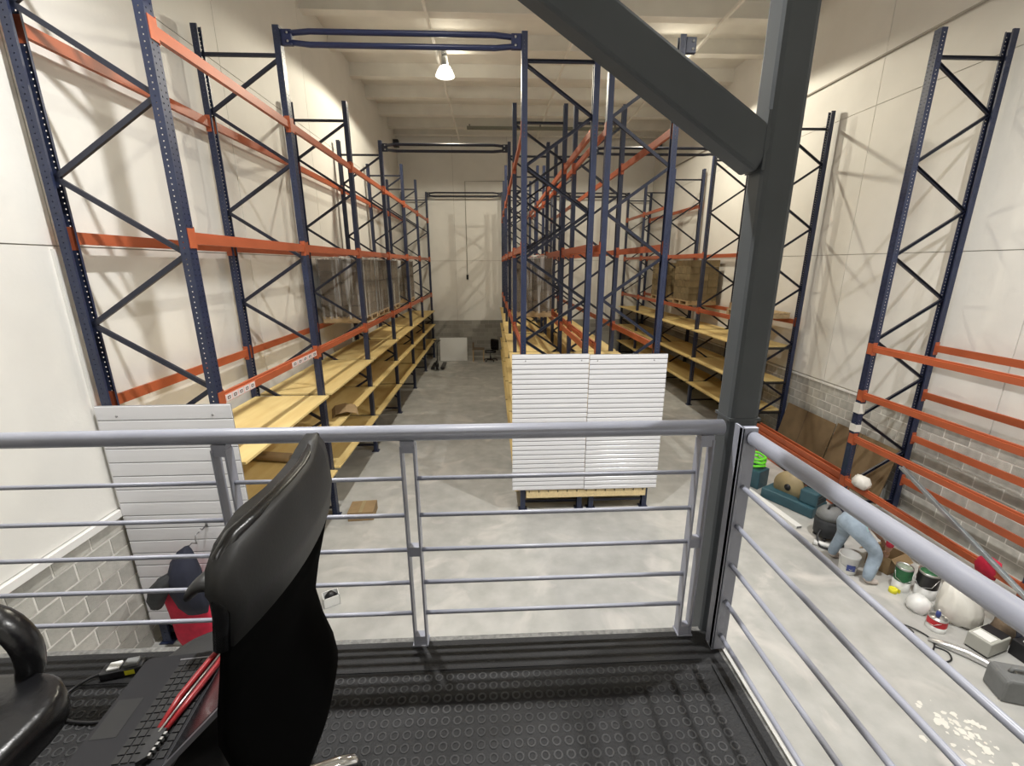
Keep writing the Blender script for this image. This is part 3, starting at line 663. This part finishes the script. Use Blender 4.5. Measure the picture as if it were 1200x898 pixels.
# second chair at the left edge
c2 = thing('office_chair', 'glossy black leather armchair cut off by the left edge of the photo', 'chair', (-1.89, .93, ZM))
ob('seat', cushion(-.43, .53, -.36, .30, .27, .385, .17, .04).mesh('seat', m_leather), c2)
ob('seat_base', MB().b6(-.3, .3, -.25, .25, .235, .275).mesh('seat_base', m_dark, bevel=.01), c2)
def arm(sgn, yy):
    ap = [(-.30, yy, .40), (-.28, yy, .56), (-.20, yy, .66), (0, yy, .68), (.20, yy, .675), (.33, yy, .635), (.385, yy, .55), (.385, yy, .46), (.35, yy, .36)]; ap = smooth(ap, 3)
    vs = []; n = 12
    for i, p in enumerate(ap):
        q0, q1 = Vector(ap[max(i-1, 0)]), Vector(ap[min(i+1, len(ap)-1)]); t_ = (q1-q0).normalized(); nn = Vector((-t_.z, 0, t_.x))
        for k in range(n): a_ = 2*PI*k/n; v = Vector(p)+Vector((0, 1, 0))*.045*math.cos(a_)+nn*.028*math.sin(a_); vs.append(v)
    return MB().add(vs, [(i*n+k, i*n+(k+1) % n, (i+1)*n+(k+1) % n, (i+1)*n+k) for i in range(len(ap)-1) for k in range(n)]+[tuple(range(n))[::-1], tuple((len(ap)-1)*n+k for k in range(n))], 0, True).mesh('armrest', m_leather)
ob('armrest', arm(1, .30), c2, (-.05, .0, -.05))
ob('backrest', cushion(-.08, .08, -.32, .30, 0, .62, .07, .01).mesh('backrest', m_leather), c2, (-.44, 0, .40), (0, math.radians(-10), 0))
chair_base(c2, 0, 0, .3, m_dark)
ch_ = thing('power_adapter', 'black power adapter with yellow label and looping cable on the mat', 'power adapter', (-1.60, 1.555, ZM+.003), math.radians(14))
ob('brick', MB().b6(-.075, .075, -.028, .028, 0, .034).mesh('brick', m_dark, bevel=.005), ch_)
ob('yellow_label', MB().b6(.015, .05, -.029, -.0275, .006, .028).mesh('yellow_label', m_yellow), ch_)
ob('plug', MB().b6(-.05, -.005, -.02, .02, .034, .046).mesh('plug', m_white, bevel=.004), ch_)
ob('plug', MB().b6(.01, .06, -.02, .02, .034, .05).mesh('plug', m_grey, bevel=.004), ch_)
ob('cable', MB().tube(smooth([(-.07, 0, .015), (-.12, -.01, .012), (-.17, -.06, .006), (-.165, -.13, .006), (-.10, -.19, .006), (0, -.23, .006), (.12, -.25, .006), (.2, -.3, .006)]), .0055, 8).mesh('cable', m_dark), ch_)

# ------------------------------------------------------------------ coats on the left slatwall
t = thing('hanging_coat', 'red padded coat hanging on the left slatwall below the navy jacket', 'coat', (-3.32, 4.20, .13))
ob('coat_body', MB().loft([(-.06, 0, .0, .20, .06), (-.06, 0, .12, .235, .09), (-.07, -.01, .30, .24, .10), (-.09, -.01, .5, .235, .105), (-.12, -.01, .7, .22, .10), (-.14, 0, .85, .17, .10), (-.13, .02, .98, .10, .08), (-.1, .05, 1.05, .03, .04)], 40, wob=.05, seed=3).mesh('coat_body', m_redcloth), t)
ob('hook', MB().tube([(.05, .164, 1.38), (.05, .10, 1.38), (.05, .09, 1.33), (.05, .09, 1.28)], .006, 6).mesh('hook', m_screw), t)
t = thing('hooded_jacket', 'dark navy hooded jacket with grey lining hung over the red coat', 'jacket', (-3.32, 4.08, .13))
ob('jacket_body', MB().loft([(.10, -.05, .62, .11, .05), (.09, -.06, .75, .16, .09), (.06, -.05, .92, .17, .12), (.04, -.03, 1.08, .16, .12), (.02, .02, 1.2, .12, .10), (.02, .06, 1.29, .07, .06), (.02, .1, 1.32, .02, .03)], 36, wob=.07, seed=5).mesh('jacket_body', m_navycloth), t)
ob('lining', MB().loft([(-.30, -.05, .70, .06, .05), (-.27, -.06, .82, .09, .08), (-.20, -.06, .95, .12, .10), (-.10, -.06, 1.05, .12, .09), (-.03, -.04, 1.12, .06, .06)], 30, wob=.08, seed=8).mesh('lining', m_greycloth), t)
ob('hanging_loop', MB().tube([(.02, .06, 1.29), (.045, .15, 1.33), (.05, .21, 1.285)], .005, 6).mesh('hanging_loop', m_dark), t)
t = thing('wire_hook', 'small empty steel hook on the left slatwall above the coats', 'hook', (-3.17, 4.358, 1.60))
ob('prong', MB().tube([(0, 0, 0), (0, -.08, -.01), (0, -.10, .02)], .008, 6).mesh('prong', m_screw), t); ob('hook_plate', MB().b6(-.012, .012, -.008, .002, -.03, .02).mesh('hook_plate', m_screw), t)

# ------------------------------------------------------------------ things on the left floor and shelves
def open_box(t, w_, d_, h_, mat, th=.008):
    ob('carton_walls', MB().b6(-w_/2, w_/2, -d_/2, -d_/2+th, 0, h_).b6(-w_/2, w_/2, d_/2-th, d_/2, 0, h_).b6(-w_/2, -w_/2+th, -d_/2, d_/2, 0, h_).b6(w_/2-th, w_/2, -d_/2, d_/2, 0, h_).b6(-w_/2, w_/2, -d_/2, d_/2, 0, th).mesh('carton_walls', mat), t)
    for x, y, rx, ry, L_, W_ in ((0, -d_/2, -.7, 0, w_, d_*.45), (0, d_/2, .6, 0, w_, d_*.45)):
        s = -1 if y < 0 else 1
        ob('flap', MB().b6(-L_/2, L_/2, *sorted((0, s*W_)), -th/2, th/2).mesh('flap', mat), t, (0, y, h_), (rx*(-1), 0, 0))
t = thing('cardboard_box', 'flat closed cardboard box on the floor beside the left rack', 'box', (-2.38, 7.08, 0), math.radians(4))
ob('carton_body', MB().b6(-.22, .22, -.2, .2, 0, .17).mesh('carton_body', m_card, bevel=.004), t); ob('carton_tape', MB().b6(-.03, .03, -.202, .202, .166, .172).mesh('carton_tape', m_tan), t)
t = thing('folded_cardboard', 'folded cardboard flap on the second shelf of the left rack', 'cardboard', (-2.86, 8.0, 1.632), math.radians(20))
ob('sheet', MB().prism([(-.2, 0), (-.14, .07), (.05, .10), (.22, .05), (.25, .0), (.255, .006), (.22, .058), (.05, .108), (-.145, .078), (-.205, .006)], 1, -.28, .28).mesh('sheet', m_card), t)
t = thing('cardboard_roll', 'rolled cardboard sheet on the second shelf of the front left bay', 'cardboard', (-3.25, 5.9, 1.70))
ob('roll', MB().tube([(-.45, .1, 0), (.35, -.05, 0)], .068, 16).mesh('roll', m_card), t); ob('roll_end', MB().tube([(.35, -.05, 0), (.354, -.051, 0)], .045, 14).mesh('roll_end', m_brownbag), t)
t = thing('white_carton', 'small open white carton on the floor behind the office chair', 'box', (-2.2, 4.95, 0), .5)
ob('carton_walls', MB().b6(-.1, .1, -.08, -.07, 0, .14).b6(-.1, .1, .07, .08, 0, .14).b6(-.1, -.09, -.08, .08, 0, .14).b6(.09, .1, -.08, .08, 0, .14).b6(-.1, .1, -.08, .08, 0, .01).mesh('carton_walls', m_white), t)
ob('contents', MB().loft([(0, 0, .02, .08, .06), (0, 0, .12, .075, .055), (0, 0, .17, .03, .03)], 14, wob=.1).mesh('contents', m_dark), t)

# ------------------------------------------------------------------ far end of the left aisle
slp = thing('white_board', 'plain white board leaning at the far end of the left aisle', 'board', (-2.45, 20.05, 0))
ob('board_sheet', MB().b6(0, 1.25, -.01, .01, 0, 1.10).mesh('board_sheet', m_white), slp, (0, 0, 0), (-.06, 0, 0))
ob('board_edge', MB().b6(0, 1.25, -.014, .014, 0, .02).mesh('board_edge', m_tin), slp, (0, 0, 0), (-.06, 0, 0))
st = thing('wooden_stool', 'small brown wooden stool at the far end of the left aisle', 'stool', (-.68, 20.05, 0))
ob('seat', MB().b6(-.28, .28, -.2, .2, .56, .60).mesh('seat', m_woodchair), st)
for x in (-.24, .24):
    for y in (-.16, .16): ob('leg', MB().b6(x-.025, x+.025, y-.025, y+.025, 0, .56).mesh('leg', m_pallet), st)
    ob('stretcher', MB().b6(x-.015, x+.015, -.16, .16, .2, .24).mesh('stretcher', m_woodchair), st)
ob('backrest', MB().b6(-.28, -.2, .16, .2, .6, .85).mesh('backrest', m_woodchair), st)
dc = thing('office_chair', 'black swivel chair parked at the far end beside the central rack', 'chair', (-.12, 20.0, 0))
ob('seat', cushion(-.26, .26, -.26, .26, .42, .5, .1, .02).mesh('seat', m_leather), dc)
ob('backrest', cushion(-.05, .05, -.24, .24, 0, .5, .04, .01).mesh('backrest', m_leather), dc, (.2, 0, .53), (0, 0, .8))
chair_base(dc, 0, 0, .2, m_dark)
pj = thing('pallet_jack', 'black pallet jack standing by the far end of the left rack', 'pallet jack', (-2.38, 18.2, 0))
ob('handle', MB().tube([(0, 0, .3), (.02, .05, .8), (.03, .1, 1.2), (-.12, .1, 1.28), (.18, .1, 1.28), (.03, .1, 1.2)], .02, 8).mesh('handle', m_dark), pj)
ob('pump', MB().lathe([(.07, .05), (.08, .3), (.05, .34), (.05, .42)], 12).mesh('pump', m_dark), pj)
for y in (.1, .5): pass
for x in (-.2, .2): ob('fork', MB().b6(x-.08, x+.08, .08, 1.2, .06, .11).mesh('fork', m_dark), pj)
for x in (-.07, .07): ob('wheel', MB().tube([(x-.025, 0, .09), (x+.025, 0, .09)], .09, 14).mesh('wheel', m_grey), pj)

# ------------------------------------------------------------------ right floor: loose beams, cardboard sheets, tools
me_lb = MB().prism([(u, v) for u, v in prof], 1, 0, 2.72).mesh('beam_bar', m_orange)
me_le = MB().b6(-.03, .03, -.006, 0, -.1, .1).mesh('end_plate', m_orange)
pile = [(0, 0), (.12, 0), (.24, 0), (.36, 0), (.06, 1), (.18, 1), (.30, 1), (.06, 2), (.20, 2), (.06, 3), (.20, 3), (.10, 4), (.22, 4)]
for k, (dx, lv) in enumerate(pile):
    lt = ['loose orange beam on the floor in the pile before the cardboard sheets', 'loose orange beam in the second layer of the pile', 'loose orange beam in the third layer of the pile', 'loose orange beam in the fourth layer of the pile', 'topmost loose orange beam of the pile beside the right wall'][lv]
    t = thing('loose_beam', lt, 'beam', (6.31+dx, 7.02+.05*math.sin(k*2.1), .06+.122*lv), 0, 'loose orange beams piled on the floor')
    ob('beam_bar', me_lb, t)
    for yy in (0, 2.726): ob('end_plate', MB().b6(-.026, .026, -.006, 0, -.055, .055).mesh('end_plate', m_orange), t, (0, yy, 0))
for (y0, y1, h, x, lab) in ((8.45, 10.0, 1.05, 7.24, 'dark brown cardboard sheet leaning on the right wall, farther one'), (6.95, 8.4, 1.10, 7.22, 'brown cardboard sheet leaning on the right wall behind the blue frame')):
    t = thing('cardboard_sheet', lab, 'cardboard', (x-.13, y0, 0), 0, 'cardboard sheets against the right wall')
    ob('sheet', MB().b6(-.006, .006, 0, y1-y0, 0, h).mesh('sheet', m_cardd), t, (0, 0, 0), (0, .2, 0)); ob('fold_line', MB().b6(-.009, -.006, (y1-y0)*.55, (y1-y0)*.55+.012, 0, h).mesh('fold_line', m_brownbag), t, (0, 0, 0), (0, .2, 0))
t = thing('steel_channel', 'long grey steel channel leaning across the bare orange rack bay', 'steel channel', (6.12, 2.62, .02))
v = Vector((.02, 3.15, 1.345)); 
b = MB().b6(-.03, .03, 0, v.length, -.004, .004).b6(-.03, -.024, 0, v.length, 0, .035).b6(.024, .03, 0, v.length, 0, .035)
ob('channel_bar', b.mesh('channel_bar', m_galv), t, (0, 0, 0), v.to_track_quat('Y', 'Z').to_euler())
ob('end_cap', MB().b6(-.032, .032, -.01, .0, -.006, .037).mesh('end_cap', m_white), t)
t = thing('red_rag', 'red rag draped over the lowest orange beam of the bare bay', 'rag', (6.27, 4.45, .69))
ob('cloth', MB().loft([(-.045, 0, -.18, .02, .12), (-.05, .01, -.08, .03, .14), (-.03, 0, .0, .05, .13), (.0, 0, .035, .05, .10), (.01, 0, .05, .02, .05)], 24, wob=.08, seed=11).mesh('cloth', m_redcloth), t)
t = thing('crumpled_white_bag', 'crumpled white plastic bag on the lowest orange beam beside the blue frame', 'bag', (6.2, 6.42, .676))
ob('bag_body', MB().loft([(0, 0, .002, .07, .10), (0, 0, .06, .12, .14), (.01, 0, .12, .12, .14), (.01, .01, .18, .09, .10), (0, 0, .21, .03, .03)], 22, wob=.13, seed=21).mesh('bag_body', m_whitebag), t)
for i in range(1): pass

t = thing('white_profile', 'long white plastic profile lying on the floor beside the saw', 'profile', (5.15, 6.28, 0), math.radians(6.5))
ob('bar', MB().b6(-.06, .06, 0, 2.0, 0, .05).mesh('bar', m_white, bevel=.004), t); ob('bar_end', MB().b6(-.045, .045, -.003, 0, .008, .042).mesh('bar_end', m_grey), t)
# chop saw
t = thing('chop_saw', 'teal chop saw with tan guard disc standing by the orange beams', 'saw', (5.56, 7.06, 0), math.radians(28)); t.scale = (1.15, 1.1, 1.25)
ob('base', MB().b6(-.22, .22, -.42, .42, 0, .16).mesh('base', m_bluegrey, bevel=.02), t)
ob('motor_box', MB().b6(-.16, .17, -.42, -.16, .16, .36).mesh('motor_box', m_bluegrey, bevel=.02), t)
for k in range(3): ob('vent_slot', MB().b6(-.11, .12, -.425, -.418, .2+k*.045, .225+k*.045).mesh('vent_slot', m_dark), t)
g = ob('guard', MB().tube([(-.06, .08, .26), (.03, .08, .26)], .235, 28).mesh('guard', m_tan), t); ob('arbor', MB().tube([(-.075, .08, .26), (-.06, .08, .26)], .05, 14).mesh('arbor', m_dark), g)
ob('arm', MB().tube([(.02, -.3, .34), (.02, -.05, .44), (.02, .25, .50), (.02, .38, .56)], .03, 10).mesh('arm', m_dark), t)
ob('cable', MB().tube(smooth([(.05, -.3, .37), (.09, -.15, .47), (.03, 0, .5), (.12, .05, .47), (.1, -.1, .52), (.0, -.2, .46)]), .012, 8).mesh('cable', m_dark), t)
t = thing('hose_coil', 'coil of lime green hose on the teal tool case', 'hose', (5.28, 7.86, .405), .5)
ob('coil', MB().tube([(.13*math.cos(a*.5)*(1+.04*math.sin(a)), .17*math.sin(a*.5), .0+.012*a/2+.012*math.sin(a*1.7)) for a in range(0, 46)], .025, 8).mesh('coil', m_lime), t)

t = thing('tool_case', 'teal tool case under the lime green hose', 'tool case', (5.28, 7.86, 0), .5)
ob('case_body', MB().b6(-.18, .18, -.2, .2, 0, .38).mesh('case_body', m_bluegrey, bevel=.02), t); ob('latch', MB().b6(-.19, -.178, -.05, .05, .24, .3).mesh('latch', m_dark), t)
# workshop vacuum
t = thing('workshop_vacuum', 'dark grey workshop vacuum with hose beside the crouching person', 'vacuum', (5.42, 6.02, 0), .4)
ob('drum', MB().lathe([(.15, .06), (.19, .10), (.20, .32), (.18, .38)], 24).mesh('drum', m_greycloth), t)
ob('motor_head', MB().lathe([(.19, .38), (.185, .46), (.12, .54), (.03, .56)], 24).mesh('motor_head', m_grey), t)
ob('handle', MB().tube([(-.1, 0, .52), (-.06, 0, .6), (.06, 0, .6), (.1, 0, .52)], .016, 8).mesh('handle', m_dark), t)
for k in range(4): a = k*PI/2+.4; ob('caster', MB().tube([(.15*math.cos(a), .15*math.sin(a)-.02, .03), (.15*math.cos(a), .15*math.sin(a)+.02, .03)], .03, 10).mesh('caster', m_dark), t)
ob('hose', MB().tube(smooth([(-.19, 0, .2), (-.3, -.03, .12), (-.36, -.12, .03), (-.28, -.26, .025), (-.1, -.3, .025), (.02, -.24, .03), (-.05, -.2, .05), (-.2, -.22, .05), (-.33, -.1, .03)]), .016, 8).mesh('hose', m_dark), t)
ob('nozzle', MB().tube([(-.36, -.02, .04), (-.26, -.2, .04)], [.045, .035], 12).mesh('nozzle', m_white), t)
# buckets, cans, boxes
t = thing('white_bucket', 'white plastic bucket with blue label between the jeans legs', 'bucket', (5.13, 5.22, 0), -2.0)
ob('bucket_body', MB().lathe([(.10, 0), (.105, .01), (.125, .27), (.133, .275), (.133, .29), (.12, .29), (.105, .03)], 24).mesh('bucket_body', m_white), t)
ob('bucket_label', MB().b6(.112, .124, -.05, .05, .08, .17).mesh('bucket_label', m_blueic), t)
ob('bail_handle', MB().tube([(0, -.13, .27), (.08, -.11, .16), (.13, 0, .10), (.08, .11, .16), (0, .13, .27)], .005, 6).mesh('bail_handle', m_tin), t)
t = thing('open_cardboard_box', 'open cardboard box with flaps beside the green paint cans', 'box', (5.76, 5.30, 0), .35); open_box(t, .36, .30, .26, m_card)
def can(label, x, y, r, h, bodym, lowm, lid, gname):
    t = thing('paint_can', label, 'paint can', (x, y, 0), random.uniform(0, 6), gname)
    ob('can_body', MB().lathe([(r*.97, 0), (r, .008), (r, h*.45)], 24).mesh('can_body', lowm), t)
    ob('can_label', MB().lathe([(r*1.005, h*.42), (r*1.005, h*.93)], 24, cap=False).mesh('can_label', bodym), t)
    ob('can_rim', MB().lathe([(r*1.0, h*.92), (r*1.03, h*.95), (r*1.03, h), (r*.9, h), (r*.9, h*.96), (.002, h*.96)], 24, cap=False).mesh('can_rim', m_tin), t)
    ob('lid', MB().lathe([(r*.86, h*.95), (r*.86, h*.975), (.002, h*.975)], 24, cap=False).mesh('lid', lid), t)
    ob('handle', MB().tube([(0, -r*1.03, h*.85), (r*.7, -r*.9, h*.55), (r*1.1, 0, h*.4), (r*.7, r*.9, h*.55), (0, r*1.03, h*.85)], .004, 6).mesh('handle', m_tin), t)
    return t
can('green and white paint can, left of the two, beside the cardboard box', 5.58, 4.84, .095, .36, m_greencan, m_white, m_paint, 'paint cans by the white bag')
can('black and white paint can with green lid, right of the two, touching the white bag', 5.79, 4.70, .115, .38, m_blackcan, m_white, m_greencan, 'paint cans by the white bag')
can('small white paint can with red band before the white bag', 5.40, 4.16, .095, .17, m_redlid, m_white, m_tin, 'paint cans by the white bag')
t = thing('blue_cap_tube', 'small blue capped tube on the red banded can', 'tube', (5.40, 4.17, .168)); ob('tube_body', MB().lathe([(.02, 0), (.026, .03), (.022, .07), (.01, .08)], 12).mesh('tube_body', m_blueic), t); ob('tube_cap', MB().lathe([(.01, .08), (.01, .1)], 10).mesh('tube_cap', m_white), t)
t = thing('tape_roll', 'bright yellow roll of tape on the floor by the green can', 'tape', (5.425, 4.78, .0), .3)
ob('roll', MB().lathe([(.03, 0), (.03, .06), (.048, .06), (.048, 0), (.03, 0)], 22, cap=False).mesh('roll', m_yellow), t); ob('loose_end', MB().b6(.045, .049, -.06, .0, .0, .055).mesh('loose_end', m_yellow), t)
t = thing('white_sack', 'large crumpled white plastic sack behind the red banded can', 'bag', (5.82, 4.30, 0))
ob('sack_body', MB().loft([(0, 0, .004, .17, .18), (0, 0, .06, .22, .21), (0, 0, .2, .22, .20), (-.02, .02, .34, .17, .16), (-.05, .06, .44, .11, .10), (-.06, .08, .5, .05, .05)], 40, wob=.10, seed=31, fold=4).mesh('sack_body', m_whitebag), t)
t = thing('white_rag_bundle', 'small crumpled white bundle on the floor before the black can', 'rag', (5.46, 4.46, 0))
ob('cloth', MB().loft([(0, 0, .003, .10, .10), (0, 0, .06, .13, .12), (.01, 0, .15, .11, .11), (.01, .01, .2, .05, .06)], 24, wob=.10, seed=33, fold=4).mesh('cloth', m_white), t)
t = thing('brown_paper_bag', 'crumpled brown paper bag behind the beige charger', 'bag', (6.02, 3.98, 0))
ob('bag_body', MB().loft([(0, 0, .003, .09, .09), (0, 0, .1, .11, .11), (0, 0, .22, .09, .09), (0, 0, .29, .05, .06)], 26, wob=.13, seed=37).mesh('bag_body', m_brownbag), t)
t = thing('battery_charger', 'beige and grey battery charger lying on the floor beside the jerrycan', 'charger', (5.70, 3.86, 0), math.radians(15))
ob('case', MB().b6(-.18, .18, -.11, .11, .02, .2).mesh('case', m_beige, bevel=.012), t); ob('front_panel', MB().b6(.02, .175, -.095, .095, .2, .207).mesh('front_panel', m_dark), t)
ob('display', MB().b6(-.15, -.02, -.08, .08, .2, .206).mesh('display', m_white), t); ob('foot_rail', MB().b6(-.17, .17, -.10, .10, 0, .02).mesh('foot_rail', m_dark), t)
t = thing('socket_box', 'black double socket box on the floor behind the charger', 'socket', (5.98, 3.70, 0), .1)
ob('box_body', MB().b6(-.08, .08, -.1, .1, 0, .2).mesh('box_body', m_dark, bevel=.01), t)
for yy in (-.03, .03): ob('socket', MB().tube([(0, yy, .2), (0, yy, .206)], .02, 12).mesh('socket', m_white), t)
t = thing('white_device', 'small pale grey device at the right edge of the floor clutter', 'device', (5.93, 3.45, 0), .3)
ob('case', MB().b6(-.1, .1, -.1, .1, 0, .16).mesh('case', m_beige, bevel=.01), t); ob('window', MB().b6(-.06, .06, -.05, .05, .16, .165).mesh('window', m_grey), t)
t = thing('foil_strip', 'crumpled silver foil strip on the floor before the charger', 'foil', (5.42, 3.66, 0), math.radians(25))
ob('foil', MB().tube([(-.12, .42, .03), (-.05, .25, .035), (0, .1, .04), (.02, -.05, .035), (.0, -.18, .03), (.03, -.27, .03)], [.02, .045, .05, .045, .04, .015], 9).mesh('foil', m_foil), t)
t = thing('black_cable', 'black looped cable on the floor around the charger', 'cable', (5.12, 4.02, 0))
ob('loop', MB().tube(smooth([(-.1, .12, .01), (-.08, .2, .015), (.0, .12, .02), (.06, .02, .012), (.04, -.08, .012), (-.05, -.16, .01), (-.14, -.22, .01), (-.1, -.32, .01), (.02, -.3, .01), (.08, -.2, .01), (.0, -.12, .01)]), .009, 8).mesh('loop', m_dark), t)
ob('plug', MB().b6(-.14, -.07, .06, .13, 0, .04).mesh('plug', m_dark, bevel=.006), t)
t = thing('black_hose', 'black coiled hose behind the jerrycan at the right edge', 'hose', (5.86, 3.08, .0))
ob('coil', MB().tube([(.16*math.cos(a*.4), .2*math.sin(a*.4), .02+.006*a*.4) for a in range(40)], .018, 8).mesh('coil', m_dark), t)
t = thing('jerrycan', 'dark grey plastic jerrycan lying on the floor at the lower right edge', 'jerrycan', (5.42, 3.28, 0), math.radians(-18))
ob('can_body', MB().prism([(-.25, .0), (.25, 0), (.25, .2), (.10, .28), (-.22, .28), (-.25, .24)], 1, -.13, .13).mesh('can_body', m_grey, bevel=.025), t)
ob('handle', MB().tube([(-.15, 0, .27), (-.13, 0, .325), (.04, 0, .325), (.08, 0, .27)], .02, 10).mesh('handle', m_grey), t)
ob('cap', MB().tube([(.17, 0, .23), (.20, 0, .27)], .035, 14).mesh('cap', m_dark), t)
b = MB(); rg = random.Random(4)
for k in range(70):
    cx, cy = 4.42+rg.gauss(0, .14), 2.92+rg.gauss(0, .17); n = 9; r = rg.uniform(.006, .04)
    b.add([(cx+r*rg.uniform(.5, 1.2)*math.cos(2*PI*i/n), cy+r*rg.uniform(.5, 1.2)*math.sin(2*PI*i/n), .0012+.00005*k) for i in range(n)], [tuple(range(n))])
tag(ob('paint_spill', b.mesh('paint_spill', m_whitebag, fix=False)), 'spattered white paint spill on the floor under the right railing', 'paint spill')['kind'] = 'stuff'

# ------------------------------------------------------------------ the person bending over the cardboard box
def skin_mesh(V, E, root, lv=2):
    me = bpy.data.meshes.new('tmp'); me.from_pydata([v[0] for v in V], E, []); bm = bmesh.new(); bm.from_mesh(me)
    ly = bm.verts.layers.skin.verify(); bm.verts.ensure_lookup_table()
    for i, v in enumerate(V):
        r = v[1] if isinstance(v[1], tuple) else (v[1], v[1]); bm.verts[i][ly].radius = r; bm.verts[i][ly].use_root = (i == root)
    bm.to_mesh(me); bm.free()
    o = bpy.data.objects.new('tmp', me); COL.objects.link(o)
    o.modifiers.new('s', 'SKIN').use_smooth_shade = True; ss = o.modifiers.new('u', 'SUBSURF'); ss.levels = lv; ss.render_levels = lv
    bpy.context.view_layer.update()
    ev = o.evaluated_get(bpy.context.evaluated_depsgraph_get()); res = bpy.data.meshes.new_from_object(ev)
    bpy.data.objects.remove(o); return res
V = [((5.02, 5.22, .84), (.155, .13)),     # 0 pelvis
     ((5.16, 5.22, .90), (.15, .125)), ((5.34, 5.23, .89), (.155, .12)), ((5.49, 5.24, .84), (.165, .115)), ((5.58, 5.24, .78), (.08, .08)), ((5.63, 5.24, .73), .055),   # 1-5 spine, chest, neck
     ((5.49, 5.43, .81), .07), ((5.56, 5.46, .62), .052), ((5.64, 5.36, .48), .040), ((5.66, 5.32, .43), .034),     # 6-9 far arm
     ((5.49, 5.04, .80), .07), ((5.46, 5.00, .61), .052), ((5.52, 5.07, .47), .040), ((5.55, 5.10, .41), .034),     # 10-13 near arm
     ((5.05, 5.34, .78), .12), ((5.22, 5.50, .44), .085), ((5.12, 5.52, .10), .068), ((5.14, 5.52, .05), .045), ((5.28, 5.52, .035), .036),   # 14-18 far leg
     ((5.03, 5.11, .78), .13), ((5.30, 5.00, .46), .092), ((5.19, 4.95, .11), .072), ((5.20, 4.95, .05), .045), ((5.35, 4.93, .035), .036)]   # 19-23 near leg
Ed = [(0, 1), (1, 2), (2, 3), (3, 4), (4, 5), (3, 6), (6, 7), (7, 8), (8, 9), (3, 10), (10, 11), (11, 12), (12, 13), (0, 14), (14, 15), (15, 16), (16, 17), (17, 18), (0, 19), (19, 20), (20, 21), (21, 22), (22, 23)]
body = skin_mesh(V, Ed, 0)
for m in (m_jeans, m_shirt, m_skin, m_shoe, m_teal): body.materials.append(m)
# hands: palm and five fingers each, joined to the body mesh
def hand(bm, c, d, side):
    d = Vector(d).normalized(); s = Vector(side).normalized(); n = d.cross(s)
    hb = MB(); hb.loft([(0, 0, 0, .028, .02), (0, 0, .03, .038, .018), (0, 0, .07, .042, .016), (0, 0, .09, .036, .012)], 12)
    for k, (o_, L_) in enumerate(((-.03, .06), (-.01, .075), (.01, .07), (.028, .055))): hb.tube([(o_, 0, .08), (o_, .008, .08+L_*.5), (o_, .03, .08+L_*.85)], [.009, .0085, .006], 8)
    hb.tube([(-.03, 0, .03), (-.058, .012, .055), (-.062, .03, .08)], [.011, .0095, .007], 8)
    R = Matrix((s, n, d)).transposed(); me = hb.mesh('tmp', m_skin); me.transform(R.to_4x4()); me.transform(Matrix.Translation(c))
    bm.from_mesh(me)
bm = bmesh.new(); bm.from_mesh(body); nb0 = len(bm.faces)
hand(bm, (5.665, 5.315, .435), (.3, -.25, -1), (0, 1, -.2)); hand(bm, (5.552, 5.102, .415), (.3, .25, -1), (0, -1, .2))
bm.faces.ensure_lookup_table()
for i, f in enumerate(bm.faces):
    c = f.calc_center_median(); f.smooth = True
    wl = (c.x-5.02)*.55+(c.z-.84)*.85
    if i >= nb0: f.material_index = 2
    elif c.z < .085: f.material_index = 3
    elif c.x < 5.40 and c.z < .80 and not (c.x > 5.36 and c.z > .48): f.material_index = 0
    elif c.x < 5.10: f.material_index = 0
    elif c.x < 5.135: f.material_index = 4
    elif c.x > 5.60 and c.z > .66: f.material_index = 2
    elif c.z < .54: f.material_index = 2
    else: f.material_index = 1
bm.to_mesh(body); bm.free()
pt = thing('person', 'person in faded jeans and red shirt bending over the floor clutter', 'person', (5.2, 5.2, 0))
bo = ob('body', body, pt, (-5.2, -5.2, 0))
hb = MB()
HC = Vector((5.70, 5.24, .66))
hm = MB().loft([(0, 0, -.11, .03, .035), (.012, 0, -.09, .06, .055), (.008, 0, -.05, .082, .068), (0, 0, 0, .095, .075), (-.008, 0, .05, .097, .077), (-.012, 0, .09, .078, .065), (-.012, 0, .115, .04, .035)], 20)
hm.loft([(.098, 0, -.03, .018, .014), (.096, 0, 0, .012, .009), (.09, 0, .02, .006, .006)], 8)      # nose
for s in (-1, 1): hm.loft([(-.01, s*.078, -.03, .014, .008), (-.012, s*.082, 0, .02, .008), (-.01, s*.08, .025, .012, .006)], 8)   # ears
hd = ob('head', hm.mesh('head', m_skin), pt, (HC.x-5.2, HC.y-5.2, HC.z), (0, math.radians(95), 0))
for s in (-1, 1): ob('eye', MB().loft([(.084, s*.032, .004, .006, .012), (.086, s*.032, .012, .008, .014), (.084, s*.032, .02, .005, .01)], 8).mesh('eye', m_teeth), hd)
ob('mouth', MB().b6(.078, .087, -.022, .022, -.062, -.054).mesh('mouth', m_redlid), hd)
ob('hair', MB().loft([(-.045, 0, -.03, .065, .078), (-.03, 0, .03, .085, .083), (-.02, 0, .08, .09, .078), (-.014, 0, .12, .05, .045), (-.014, 0, .127, .02, .02)], 18, wob=.04).mesh('hair', m_hair), hd)
ob('belt', MB().tube([(5.085-5.2+.0*k, 5.22-5.2+.165*math.cos(2*PI*k/20), .885+.15*math.sin(2*PI*k/20)) for k in range(21)], .012, 6).mesh('belt', m_dark), pt)
